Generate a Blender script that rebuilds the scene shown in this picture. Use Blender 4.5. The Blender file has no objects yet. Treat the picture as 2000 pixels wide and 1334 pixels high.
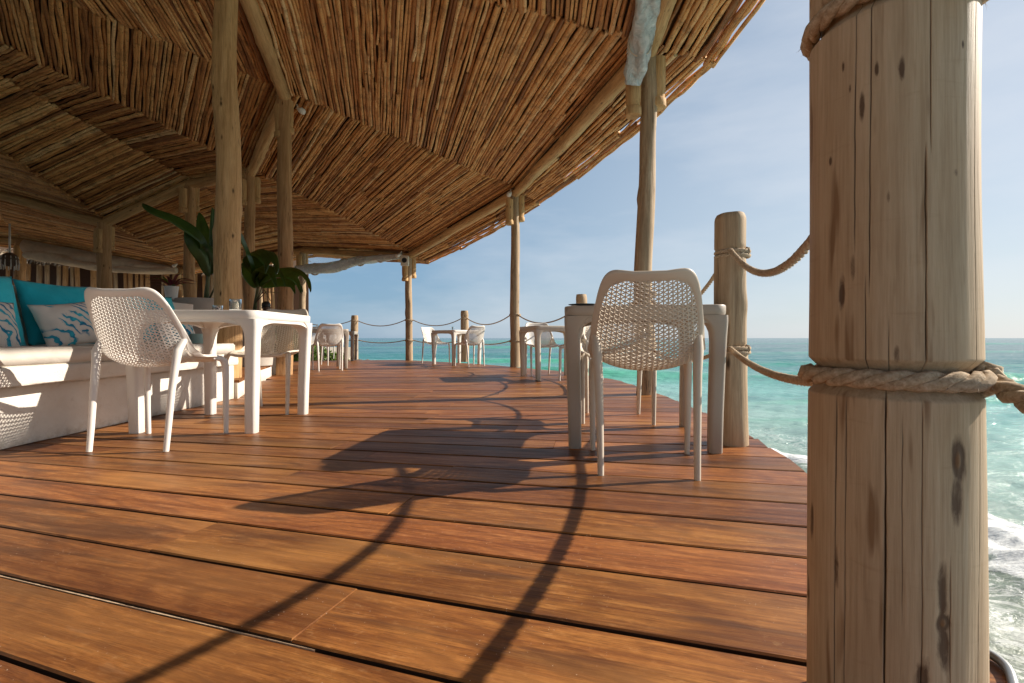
import bpy, math, random
import numpy as np
from mathutils import Vector, Matrix, Quaternion, noise as mn
R = math.radians
sc = bpy.context.scene
col = sc.collection

# ------------------------------------------------------------------ camera, sky, sun, exposure
cam_d = bpy.data.cameras.new('camera'); cam = bpy.data.objects.new('camera', cam_d); col.objects.link(cam)
cam.location = (0, 0, 0.57); cam.rotation_euler = (R(90), 0, 0)
cam_d.sensor_width = 36; cam_d.lens = 920 / 2000 * 36; cam_d.shift_y = -0.0035
cam_d.clip_start = 0.02; cam_d.clip_end = 20000
sc.camera = cam
SUN_EL, SUN_AZ = R(31.5), R(77)             # azimuth clockwise from +Y
sundir = Vector((math.sin(SUN_AZ) * math.cos(SUN_EL), math.cos(SUN_AZ) * math.cos(SUN_EL), math.sin(SUN_EL)))
sl = bpy.data.lights.new('sun', 'SUN'); sl.energy = 5.0; sl.angle = R(0.6); sl.color = (1.0, 0.90, 0.775)
so = bpy.data.objects.new('sun', sl); col.objects.link(so)
so.rotation_mode = 'QUATERNION'; so.rotation_quaternion = sundir.to_track_quat('Z', 'Y')
w = bpy.data.worlds.new('World'); sc.world = w; w.use_nodes = True
wn = w.node_tree.nodes; wl = w.node_tree.links
bg = wn['Background']
sky = wn.new('ShaderNodeTexSky'); sky.sky_type = 'NISHITA'; sky.sun_disc = False
sky.sun_elevation = SUN_EL; sky.sun_rotation = SUN_AZ
sky.air_density = 1.0; sky.dust_density = 0.3; sky.ozone_density = 1.5; sky.altitude = 0
tc = wn.new('ShaderNodeTexCoord'); mp = wn.new('ShaderNodeMapping'); mp.inputs['Scale'].default_value = (1.2, 1.2, 4.5)
mp.inputs['Rotation'].default_value = (0, R(12), R(20))
nz = wn.new('ShaderNodeTexNoise'); nz.inputs['Scale'].default_value = 2.2; nz.inputs['Detail'].default_value = 7; nz.inputs['Roughness'].default_value = .55
rp = wn.new('ShaderNodeMapRange'); rp.inputs[1].default_value = .40; rp.inputs[2].default_value = .80; rp.inputs[3].default_value = 0; rp.inputs[4].default_value = .40
mx = wn.new('ShaderNodeMix'); mx.data_type = 'RGBA'; mx.inputs[7].default_value = (7.0, 7.2, 7.6, 1)
wl.new(tc.outputs['Generated'], mp.inputs[0]); wl.new(mp.outputs[0], nz.inputs[0]); wl.new(nz.outputs[0], rp.inputs[0])
# thin maritime haze veil: bluish away from the sun, milky towards it, weaker with height
vd = wn.new('ShaderNodeVectorMath'); vd.operation = 'DOT_PRODUCT'; vd.inputs[1].default_value = (math.sin(SUN_AZ), math.cos(SUN_AZ), 0.12)
az = wn.new('ShaderNodeMapRange'); az.interpolation_type = 'SMOOTHSTEP'; az.inputs[1].default_value = -.15; az.inputs[2].default_value = 1.0
hz = wn.new('ShaderNodeMix'); hz.data_type = 'RGBA'; hz.inputs[6].default_value = (1.6, 3.0, 4.6, 1); hz.inputs[7].default_value = (5.6, 6.1, 6.5, 1)
sx = wn.new('ShaderNodeSeparateXYZ'); el = wn.new('ShaderNodeMapRange'); el.inputs[1].default_value = 0.0; el.inputs[2].default_value = .9; el.inputs[3].default_value = .82; el.inputs[4].default_value = .30
m2 = wn.new('ShaderNodeMix'); m2.data_type = 'RGBA'
wl.new(tc.outputs['Generated'], vd.inputs[0]); wl.new(vd.outputs['Value'], az.inputs[0]); wl.new(az.outputs[0], hz.inputs[0])
wl.new(tc.outputs['Generated'], sx.inputs[0]); wl.new(sx.outputs[2], el.inputs[0]); wl.new(el.outputs[0], m2.inputs[0])
wl.new(sky.outputs[0], m2.inputs[6]); wl.new(hz.outputs[2], m2.inputs[7])
wl.new(rp.outputs[0], mx.inputs[0]); wl.new(m2.outputs[2], mx.inputs[6]); wl.new(mx.outputs[2], bg.inputs[0])
bg.inputs[1].default_value = 0.08
sc.view_settings.view_transform = 'Standard'; sc.view_settings.look = 'None'
sc.view_settings.gamma = 1; sc.view_settings.use_curve_mapping = False
sc.view_settings.exposure = 0.62
try:
    sc.cycles.max_bounces = 8; sc.cycles.diffuse_bounces = 5; sc.cycles.transmission_bounces = 6; sc.cycles.transparent_max_bounces = 12
except Exception: pass

# ------------------------------------------------------------------ helpers
def px(x, y, Y):
    """world point seen at photo pixel (x, y) at distance Y"""
    return Vector(((x - 1000) / 920 * Y, Y, 0.57 + (660 - y) / 920 * Y))

def tag(o, label=None, cat=None, group=None, kind=None):
    if label: o['label'] = label
    if cat: o['category'] = cat
    if group: o['group'] = group
    if kind: o['kind'] = kind
    return o

def empty(name, loc=(0, 0, 0), rz=0, label=None, cat=None, group=None, kind=None):
    o = bpy.data.objects.new(name, None); o.empty_display_size = .1
    o.location = loc; o.rotation_euler = (0, 0, rz); col.objects.link(o)
    return tag(o, label, cat, group, kind)

def me_from(name, V, F, smooth=True, attr=None):
    me = bpy.data.meshes.new(name)
    V = np.asarray(V, dtype=float)
    if isinstance(F, np.ndarray): F = F.tolist()
    me.from_pydata(V.tolist(), [], F); me.validate(verbose=False)
    if smooth: me.polygons.foreach_set('use_smooth', [True] * len(me.polygons))
    if attr:
        for k, a in attr.items():
            at = me.attributes.new(k, 'FLOAT', 'POINT'); at.data.foreach_set('value', np.asarray(a, dtype=np.float32))
    me.update()
    return me

def obj(name, me, m=None, parent=None, loc=(0, 0, 0), rot=(0, 0, 0), scale=(1, 1, 1)):
    if m is not None and not me.materials: me.materials.append(m)
    o = bpy.data.objects.new(name, me); col.objects.link(o)
    o.location = loc; o.rotation_euler = rot; o.scale = scale
    if parent: o.parent = parent
    return o

def copy_tree(o, parent=None):
    c = o.copy(); col.objects.link(c); c.parent = parent
    for ch in list(o.children): copy_tree(ch, c)
    return c

class MB:
    def __init__(s): s.V = []; s.F = []; s.n = 0
    def add(s, V, F):
        V = np.asarray(V, dtype=float).reshape(-1, 3)
        s.V.append(V); s.F += [[i + s.n for i in f] for f in F]; s.n += len(V); return s
    def me(s, name='m', smooth=True): return me_from(name, np.vstack(s.V), s.F, smooth)

def autosmooth(me, ang=35):
    """mark edges sharper than ang so smooth shading keeps creases"""
    import bmesh
    bm = bmesh.new(); bm.from_mesh(me)
    bmesh.ops.recalc_face_normals(bm, faces=bm.faces)
    for e in bm.edges:
        if len(e.link_faces) == 2: e.smooth = e.calc_face_angle(0) < R(ang)
    for f in bm.faces: f.smooth = True
    bm.to_mesh(me); bm.free(); return me

def bevel_box(dx, dy, dz, b=.01, seg=2, c=(0, 0, 0)):
    import bmesh
    bm = bmesh.new(); bmesh.ops.create_cube(bm, size=1)
    for v in bm.verts: v.co = Vector((v.co.x * dx + c[0], v.co.y * dy + c[1], v.co.z * dz + c[2]))
    if b > 0: bmesh.ops.bevel(bm, geom=list(bm.edges), offset=b, segments=seg, affect='EDGES', profile=.5)
    me = bpy.data.meshes.new('box'); bm.to_mesh(me); bm.free()
    return autosmooth(me, 40)

def tube(path, rad, n=8, cap=True, sq=(1, 1)):
    """tube along path; rad scalar or list. returns V,F"""
    P = np.array([list(p) for p in path], float); k = len(P)
    rad = np.full(k, rad) if np.isscalar(rad) else np.asarray(rad, float)
    T = np.gradient(P, axis=0); T /= np.linalg.norm(T, axis=1)[:, None] + 1e-12
    up = np.array([0, 0, 1.]) if abs(T[0][2]) < .9 else np.array([1., 0, 0])
    V = []; nrm = up - T[0] * up.dot(T[0]); nrm /= np.linalg.norm(nrm)
    a = np.arange(n) / n * 2 * np.pi
    for i in range(k):
        nrm = nrm - T[i] * nrm.dot(T[i]); nrm /= np.linalg.norm(nrm) + 1e-12
        b = np.cross(T[i], nrm)
        V.append(P[i] + rad[i] * (np.cos(a)[:, None] * nrm * sq[0] + np.sin(a)[:, None] * b * sq[1]))
    V = np.vstack(V); F = []
    for i in range(k - 1):
        for j in range(n):
            F.append([i * n + j, i * n + (j + 1) % n, (i + 1) * n + (j + 1) % n, (i + 1) * n + j])
    if cap:
        F.append(list(range(n))[::-1]); F.append([(k - 1) * n + j for j in range(n)])
    return V, F

def lathe(prof, n=24):
    V = []; F = []; a = np.arange(n) / n * 2 * np.pi
    for r, z in prof: V.append(np.stack([r * np.cos(a), r * np.sin(a), np.full(n, z)], 1))
    k = len(prof); V = np.vstack(V)
    for i in range(k - 1):
        for j in range(n): F.append([i * n + j, i * n + (j + 1) % n, (i + 1) * n + (j + 1) % n, (i + 1) * n + j])
    F.append(list(range(n))[::-1]); F.append([(k - 1) * n + j for j in range(n)])
    return V, F

def lathe_me(prof, n=24, ang=40):
    V, F = lathe(prof, n); return autosmooth(me_from('lathe', V, F), ang)

def fbm(x, y, z, o=4):
    return mn.fractal(Vector((x, y, z)), 1.0, 2.0, o, noise_basis='PERLIN_ORIGINAL')

# ------------------------------------------------------------------ materials
class NT:
    def __init__(s, name):
        s.m = bpy.data.materials.new(name); s.m.use_nodes = True
        s.t = s.m.node_tree; s.N = s.t.nodes; s.L = s.t.links; s.p = s.N['Principled BSDF']
    def n(s, kind, **kw):
        x = s.N.new(kind)
        for k, v in kw.items():
            if hasattr(x, k) and not k.startswith('i_'): setattr(x, k, v)
        return x
    def l(s, a, b): s.L.new(a, b)
    def coord(s, scale=(1, 1, 1), kind='Object', rnd=0):
        c = s.n('ShaderNodeTexCoord'); m = s.n('ShaderNodeMapping'); m.inputs['Scale'].default_value = scale
        s.l(c.outputs[kind], m.inputs[0])
        if rnd:
            oi = s.n('ShaderNodeObjectInfo'); mu = s.n('ShaderNodeVectorMath', operation='SCALE')
            cb = s.n('ShaderNodeCombineXYZ'); 
            for i in range(3): s.l(oi.outputs['Random'], cb.inputs[i])
            s.l(cb.outputs[0], mu.inputs[0]); mu.inputs['Scale'].default_value = rnd
            s.l(mu.outputs[0], m.inputs['Location'])
        return m.outputs[0]
    def noise(s, vec, scale=5, det=5, rough=.55, dist=0):
        x = s.n('ShaderNodeTexNoise'); x.inputs['Scale'].default_value = scale; x.inputs['Detail'].default_value = det
        x.inputs['Roughness'].default_value = rough; x.inputs['Distortion'].default_value = dist; s.l(vec, x.inputs['Vector']); return x.outputs[0]
    def ramp(s, fac, stops):
        x = s.n('ShaderNodeValToRGB'); e = x.color_ramp.elements
        while len(e) < len(stops): e.new(.5)
        for i, (p, c) in enumerate(stops):
            e[i].position = p; e[i].color = (c if hasattr(c, '__len__') else (c, c, c)) + ((1,) if not hasattr(c, '__len__') or len(c) == 3 else ())
        s.l(fac, x.inputs[0]); return x.outputs[0]
    def mix(s, f, a, b, mode='MIX'):
        x = s.n('ShaderNodeMix', data_type='RGBA', blend_type=mode)
        for inp, v in ((x.inputs[0], f), (x.inputs[6], a), (x.inputs[7], b)):
            if isinstance(v, (int, float)): inp.default_value = v
            elif isinstance(v, tuple): inp.default_value = v + (1,) if len(v) == 3 else v
            else: s.l(v, inp)
        return x.outputs[2]
    def math(s, op, a, b=0.0):
        x = s.n('ShaderNodeMath', operation=op)
        for inp, v in ((x.inputs[0], a), (x.inputs[1], b)):
            if isinstance(v, (int, float)): inp.default_value = v
            else: s.l(v, inp)
        return x.outputs[0]
    def bump(s, h, st=.3, dist=.01, chain=None):
        x = s.n('ShaderNodeBump'); x.inputs['Strength'].default_value = st; x.inputs['Distance'].default_value = dist
        s.l(h, x.inputs['Height'])
        if chain: s.l(chain, x.inputs['Normal'])
        return x.outputs[0]
    def out(s, base, rough=.5, nrm=None, spec=.5):
        for nm, v in (('Base Color', base), ('Roughness', rough)):
            if isinstance(v, (int, float)): s.p.inputs[nm].default_value = v
            elif isinstance(v, tuple): s.p.inputs[nm].default_value = v + (1,)
            else: s.l(v, s.p.inputs[nm])
        s.p.inputs['Specular IOR Level'].default_value = spec
        if nrm: s.l(nrm, s.p.inputs['Normal'])
        return s.m

def m_plain(name, c, rough=.5, var=.06, scale=8, bump=.05, bscale=60, spec=.5):
    t = NT(name); v = t.coord(); n = t.noise(v, scale, 5)
    a = tuple(max(0, x * (1 - var)) for x in c); b = tuple(min(1, x * (1 + var)) for x in c)
    base = t.ramp(n, [(.3, a), (.7, b)])
    h = t.noise(v, bscale, 3)
    return t.out(base, rough, t.bump(h, bump, .004), spec)

def m_deck():
    t = NT('oiled_hardwood')
    oi = t.n('ShaderNodeObjectInfo')
    v = t.coord((1.0, 7.0, 7.0), rnd=37.0)
    big = t.noise(v, 1.5, 5, .55, .9)
    v1 = t.coord((1.1, 15.0, 15.0), rnd=61.0)
    g1 = t.noise(v1, 1.6, 12, .74, .9)
    v2 = t.coord((5.0, 120.0, 120.0), rnd=61.0)
    g2 = t.noise(v2, 1.5, 4, .6, .3)
    c = t.ramp(g1, [(.28, (.075, .021, .006)), (.42, (.205, .062, .014)), (.56, (.335, .117, .026)), (.76, (.54, .228, .058))])
    c = t.mix(t.ramp(g2, [(.36, .40), (.54, 0.0)]), c, (.075, .019, .006))
    # cathedral figure: contour lines of a slowly varying field across the board
    n0 = t.noise(t.coord((.8, 3.2, 3.2), rnd=23.0), 1.0, 2, .45)
    sp = t.n('ShaderNodeSeparateXYZ'); t.l(t.coord((1, 1, 1)), sp.inputs[0])
    ph = t.math('ADD', t.math('MULTIPLY', sp.outputs[1], 70.0), t.math('MULTIPLY', n0, 85.0))
    fig = t.math('SINE', t.math('ADD', ph, t.math('MULTIPLY', g1, 4.0)))
    c = t.mix(t.math('MULTIPLY', t.ramp(t.math('ADD', t.math('MULTIPLY', fig, .5), .5), [(.55, 0.0), (.97, 1.0)]), .42), c, (.105, .028, .008))
    v3 = t.coord((9.0, 420.0, 420.0), rnd=41.0); g3 = t.noise(v3, 1.0, 3, .6)
    c = t.mix(t.ramp(g3, [(.36, .22), (.48, 0.0)]), c, (.10, .032, .012)); c = t.mix(t.ramp(g3, [(.58, 0.0), (.70, .14)]), c, (.56, .30, .11))
    po = t.noise(t.coord((26.0, 520.0, 520.0), rnd=51.0), 1.0, 2, .5)
    c = t.mix(t.ramp(po, [(.62, 0.0), (.67, .55)]), c, (.055, .016, .006))
    mo = t.noise(t.coord((30, 60, 60), rnd=13.), 1.0, 5, .7); c = t.mix(t.ramp(mo, [(.40, .28), (.56, 0.0)]), c, (.12, .040, .014)); c = t.mix(t.ramp(mo, [(.58, 0.0), (.72, .22)]), c, (.60, .34, .15))
    # greyish/dark smoky patches
    c = t.mix(t.ramp(big, [(.53, 0.0), (.63, .62)]), c, (.080, .032, .016))
    c = t.mix(t.ramp(t.noise(t.coord((.8, 2.5, 2.5), rnd=11.), 1.6, 4, .5, .4), [(.48, 0.0), (.70, .55)]), c, (.42, .175, .048))
    # plank to plank difference
    hs = t.n('ShaderNodeHueSaturation')
    mr = t.n('ShaderNodeMapRange'); mr.inputs[3].default_value = .64; mr.inputs[4].default_value = 1.20
    t.l(oi.outputs['Random'], mr.inputs[0]); t.l(mr.outputs[0], hs.inputs['Value'])
    hs.inputs['Saturation'].default_value = .97
    r2 = t.math('FRACT', t.math('MULTIPLY', oi.outputs['Random'], 17.31))
    mh = t.n('ShaderNodeMapRange'); mh.inputs[3].default_value = .499; mh.inputs[4].default_value = .507
    t.l(r2, mh.inputs[0]); t.l(mh.outputs[0], hs.inputs['Hue']); t.l(c, hs.inputs['Color']); c = hs.outputs[0]
    # scuffs, worn dry patches
    sc_ = t.noise(t.coord((2.5, 9, 9), rnd=5.), 2.4, 7, .7, 1.0)
    c = t.mix(t.ramp(sc_, [(.62, 0.0), (.78, .30)]), c, (.45, .27, .14))
    # grains of sand
    vo = t.n('ShaderNodeTexVoronoi', feature='F1'); vo.inputs['Scale'].default_value = 95; t.l(t.coord(kind='Object', rnd=9.), vo.inputs[0])
    ps = t.n('ShaderNodeSeparateColor'); t.l(vo.outputs['Color'], ps.inputs[0])
    dots = t.math('MULTIPLY', t.math('LESS_THAN', vo.outputs['Distance'], .10), t.math('GREATER_THAN', ps.outputs[0], .72))
    dens = t.ramp(t.noise(t.coord(rnd=3.), 2.5, 3), [(.42, 0.0), (.62, 1.0)])
    c = t.mix(t.math('MULTIPLY', dots, dens), c, (.62, .52, .42))
    rough = t.ramp(g1, [(.3, .52), (.7, .36)])
    nb = t.bump(g2, .22, .003); nb = t.bump(g1, .14, .004, nb); nb = t.bump(big, .2, .012, nb)
    return t.out(c, rough, nb, .30)

def m_log(name, dark, mid, light, crack=1.0, zs=1.0, scale=1.0):
    """weathered peeled log, grain along local Z"""
    t = NT(name)
    v = t.coord((22 * scale, 22 * scale, 1.1 * zs), rnd=19.)
    g = t.noise(v, 1.3, 11, .74, .35)
    lo = t.noise(t.coord((3 * scale, 3 * scale, 1.2 * zs), rnd=7.), 1.4, 5, .6, .5)
    f = t.noise(t.coord((120 * scale, 120 * scale, 5 * zs), rnd=19.), 1.2, 4, .6)
    c = t.ramp(g, [(.28, dark), (.5, mid), (.72, light)])
    c = t.mix(t.ramp(lo, [(.35, 0.0), (.7, .55)]), c, tuple(x * .62 for x in mid))
    c = t.mix(t.ramp(f, [(.3, .35), (.55, 0.0)]), c, dark)
    # long drying cracks
    cr = t.noise(t.coord((34 * scale, 34 * scale, .8 * zs), rnd=31.), 1.0, 3, .5, .25)
    band = t.math('ABSOLUTE', t.math('SUBTRACT', cr, .5))
    crk = t.ramp(band, [(.0, 1.0), (.014, .0)])
    gate = t.ramp(t.noise(t.coord((5 * scale, 5 * scale, 1.6 * zs), rnd=77.), 1.2, 2), [(.52, 0.0), (.60, 1.0)])
    ck = t.math('MULTIPLY', t.math('MULTIPLY', crk, gate), crack)
    c = t.mix(ck, c, tuple(x * .16 for x in dark))
    # small knots / spots
    vo = t.n('ShaderNodeTexVoronoi', feature='F1'); vo.inputs['Scale'].default_value = 1; t.l(t.coord((14 * scale, 14 * scale, 4.5 * zs), rnd=5.), vo.inputs[0])
    ps = t.n('ShaderNodeSeparateColor'); t.l(vo.outputs['Color'], ps.inputs[0])
    kn = t.math('MULTIPLY', t.ramp(vo.outputs['Distance'], [(.06, 1.0), (.20, 0.0)]), t.math('GREATER_THAN', ps.outputs[0], .74))
    c = t.mix(kn, c, tuple(x * .30 for x in dark))
    h = t.mix(ck, g, (0., 0., 0.))
    nb = t.bump(f, .25, .003); nb = t.bump(h, .55, .008, nb)
    return t.out(c, .72, nb, .3)

def m_pole():
    """thin roof sticks, grain along local X; difference from stick to stick"""
    t = NT('mangrove_stick')
    geo = t.n('ShaderNodeNewGeometry'); oi = t.n('ShaderNodeObjectInfo')
    r = t.math('FRACT', t.math('ADD', t.math('MULTIPLY', geo.outputs['Random Per Island'], 7.77), t.math('MULTIPLY', oi.outputs['Random'], 5.31)))
    c = t.ramp(r, [(0, (.22, .090, .032)), (.2, (.46, .20, .066)), (.55, (.65, .32, .110)), (.85, (.76, .43, .17)), (1, (.80, .56, .30))])
    pos = t.n('ShaderNodeNewGeometry')
    n1 = t.n('ShaderNodeTexNoise'); n1.inputs['Scale'].default_value = 5.5; n1.inputs['Detail'].default_value = 6; n1.inputs['Roughness'].default_value = .7
    t.l(pos.outputs['Position'], n1.inputs['Vector'])
    c = t.mix(t.ramp(n1.outputs[0], [(.48, 0.0), (.64, .55)]), c, (.16, .066, .026))
    n2 = t.n('ShaderNodeTexNoise'); n2.inputs['Scale'].default_value = 38; n2.inputs['Detail'].default_value = 4
    t.l(pos.outputs['Position'], n2.inputs['Vector'])
    c = t.mix(t.ramp(n2.outputs[0], [(.60, 0.0), (.69, .7)]), c, (.07, .030, .013))
    return t.out(c, .62, t.bump(n2.outputs[0], .5, .01), .35)

def m_rope():
    t = NT('hemp_rope'); v = t.coord((1, 1, 1))
    n = t.noise(v, 160, 4, .7); lo = t.noise(v, 9, 3)
    c = t.ramp(n, [(.3, (.30, .21, .13)), (.55, (.52, .41, .29)), (.75, (.66, .56, .43))])
    c = t.mix(t.ramp(lo, [(.4, 0.0), (.7, .4)]), c, (.36, .26, .17))
    return t.out(c, .9, t.bump(n, .6, .003), .15)

def m_plaster():
    t = NT('lime_plaster'); v = t.coord()
    n = t.noise(v, 3.5, 6, .6); n2 = t.noise(v, 22, 6, .65)
    c = t.ramp(n, [(.3, (.64, .59, .52)), (.7, (.74, .70, .63))])
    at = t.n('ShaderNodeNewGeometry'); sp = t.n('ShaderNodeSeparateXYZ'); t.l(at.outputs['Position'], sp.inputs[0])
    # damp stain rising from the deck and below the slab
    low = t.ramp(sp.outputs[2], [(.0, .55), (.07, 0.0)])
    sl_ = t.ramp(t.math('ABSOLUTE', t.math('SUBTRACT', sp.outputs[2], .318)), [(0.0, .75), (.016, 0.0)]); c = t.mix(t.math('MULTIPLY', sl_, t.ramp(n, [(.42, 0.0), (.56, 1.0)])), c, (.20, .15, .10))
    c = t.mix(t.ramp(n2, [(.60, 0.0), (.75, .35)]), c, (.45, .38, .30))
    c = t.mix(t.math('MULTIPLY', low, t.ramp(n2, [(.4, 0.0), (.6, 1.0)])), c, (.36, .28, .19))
    return t.out(c, .85, t.bump(n2, .5, .012, t.bump(n, .5, .03)), .2)

def m_glass(name='clear_glass', tint=(.9, .97, 1.0), rough=.02, ior=1.45):
    t = NT(name); t.p.inputs['Transmission Weight'].default_value = 1; t.p.inputs['IOR'].default_value = ior
    return t.out(tint, rough)

def m_vinyl():
    t = NT('clear_vinyl'); v = t.coord((1, 1, 1)); n = t.noise(v, 9, 5, .6, 1.5)
    c = t.ramp(n, [(.35, (.62, .70, .72)), (.60, (.92, .94, .94))])
    t.p.inputs['Transmission Weight'].default_value = .35
    t.p.inputs['Subsurface Weight'].default_value = 0
    return t.out(c, .18, t.bump(n, 1.0, .05), .6)

def m_fabric(name, c, scale=900, wr=.25, trans=0):
    t = NT(name); v = t.coord(); n = t.noise(v, 7, 4, .5, .6); f = t.noise(v, scale, 2)
    a = tuple(x * .82 for x in c)
    base = t.ramp(n, [(.3, a), (.7, c)])
    t.p.inputs['Sheen Weight'].default_value = .15
    return t.out(base, .9, t.bump(f, .25, .001, t.bump(n, wr, .03)), .1)

def m_print():
    """off-white cushion cloth with a printed blue swirl of waves"""
    t = NT('printed_linen'); v = t.coord()
    wv = t.n('ShaderNodeTexWave', wave_type='RINGS', rings_direction='SPHERICAL'); wv.inputs['Scale'].default_value = 7.5
    wv.inputs['Distortion'].default_value = 9; wv.inputs['Detail'].default_value = 2.5; wv.inputs['Detail Scale'].default_value = 1.4
    mpn = t.coord((1, 1, 1), rnd=2.0); t.l(mpn, wv.inputs[0])
    line = t.ramp(wv.outputs[0], [(.14, 1.0), (.24, 0.0)])
    line2 = t.ramp(wv.outputs[0], [(.42, 0.0), (.46, .9), (.50, 0.0)])
    where = t.ramp(t.noise(v, 5.5, 2, .4), [(.46, 0.0), (.52, 1.0)])
    fac = t.math('MULTIPLY', t.math('MAXIMUM', line, line2), where)
    blue = t.ramp(t.noise(v, 12, 3), [(.4, (.02, .17, .30)), (.6, (.05, .42, .52))])
    base = t.mix(fac, (.70, .63, .55), blue)
    return t.out(base, .92, t.bump(t.noise(v, 900, 2), .3, .001), .1)

def m_sea():
    t = NT('sea_water')
    geo = t.n('ShaderNodeNewGeometry'); P = geo.outputs['Position']
    at = t.n('ShaderNodeAttribute'); at.attribute_name = 'shore'     # metres from the terrace edge
    cr = t.n('ShaderNodeAttribute'); cr.attribute_name = 'crest'
    fo = t.n('ShaderNodeAttribute'); fo.attribute_name = 'foam'
    def N(scale, det, vs=(1, 1, 1), rough=.55, dist=0):
        m = t.n('ShaderNodeMapping'); m.inputs['Scale'].default_value = vs; t.l(P, m.inputs[0]); return t.noise(m.outputs[0], scale, det, rough, dist)
    mr = t.n('ShaderNodeMapRange'); mr.inputs[1].default_value = 0; mr.inputs[2].default_value = 100
    patch = N(.05, 4, (.35, 1.5, 1))
    d = t.math('ADD', at.outputs['Fac'], t.math('MULTIPLY', t.math('SUBTRACT', patch, .5), t.math('MULTIPLY', at.outputs['Fac'], 1.1)))
    t.l(d, mr.inputs[0])
    c = t.ramp(mr.outputs[0], [(.0, (.24, .26, .21)), (.022, (.30, .35, .28)), (.045, (.36, .52, .45)), (.12, (.22, .47, .42)), (.28, (.040, .225, .205)), (.60, (.014, .135, .135)), (1.0, (.008, .095, .100))])
    c = t.mix(t.math('MULTIPLY', cr.outputs['Fac'], .95), c, (.075, .42, .25))
    dk = N(.55, 6, (.45, 1.3, 1), .6, .5)
    c = t.mix(t.ramp(dk, [(.45, 0.0), (.7, .40)]), c, (.012, .10, .12))
    fm = N(2.2, 9, (1, 1.3, 1), .72, .8)
    lace = t.math('ABSOLUTE', t.math('SUBTRACT', fm, .5))
    lacef = t.ramp(lace, [(0.0, 1.0), (.035, 0.0)])
    th = t.math('SUBTRACT', 1.02, fo.outputs['Fac'])
    solid = t.n('ShaderNodeMapRange'); t.l(fm, solid.inputs[0]); t.l(th, solid.inputs[1]); t.l(t.math('ADD', th, .12), solid.inputs[2])
    thin = t.math('MULTIPLY', lacef, t.ramp(fo.outputs['Fac'], [(.18, 0.0), (.5, .85)]))
    f = t.math('MAXIMUM', solid.outputs[0], thin)
    c = t.mix(f, c, (.80, .82, .80))
    b1 = N(5.5, 7, (.6, 1.4, 1), .62, .4); b2 = N(.9, 6, (.5, 1.4, 1), .55, .3); b3 = N(26, 3, (1, 1, 1))
    nb = t.bump(b2, .75, .30); nb = t.bump(b1, .70, .07, nb); nb = t.bump(b3, .22, .012, nb)
    rough = t.mix(f, (.14, .14, .14), (.85, .85, .85))
    t.p.inputs['IOR'].default_value = 1.33
    return t.out(c, rough, nb, .32)

def m_leaf(name, a, b, rough=.42):
    t = NT(name); n = t.noise(t.coord((1, 1, 1), rnd=3.), 7, 4)
    c = t.ramp(n, [(.3, a), (.7, b)])
    t.p.inputs['Subsurface Weight'].default_value = 0
    tr = t.n('ShaderNodeBsdfTranslucent'); t.l(t.mix(.6, c, (.25, .38, .03)), tr.inputs[0]); ms = t.n('ShaderNodeMixShader'); ms.inputs[0].default_value = .28
    o = t.N['Material Output']; m = t.out(c, rough, None, .5)
    t.l(t.p.outputs[0], ms.inputs[1]); t.l(tr.outputs[0], ms.inputs[2]); t.l(ms.outputs[0], o.inputs[0])
    return m

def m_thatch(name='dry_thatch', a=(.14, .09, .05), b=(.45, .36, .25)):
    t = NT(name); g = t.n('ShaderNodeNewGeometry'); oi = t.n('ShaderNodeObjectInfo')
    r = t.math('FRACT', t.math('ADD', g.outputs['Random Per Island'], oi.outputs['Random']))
    c = t.ramp(r, [(0, a), (1, b)]); return t.out(c, .85, None, .2)

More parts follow.
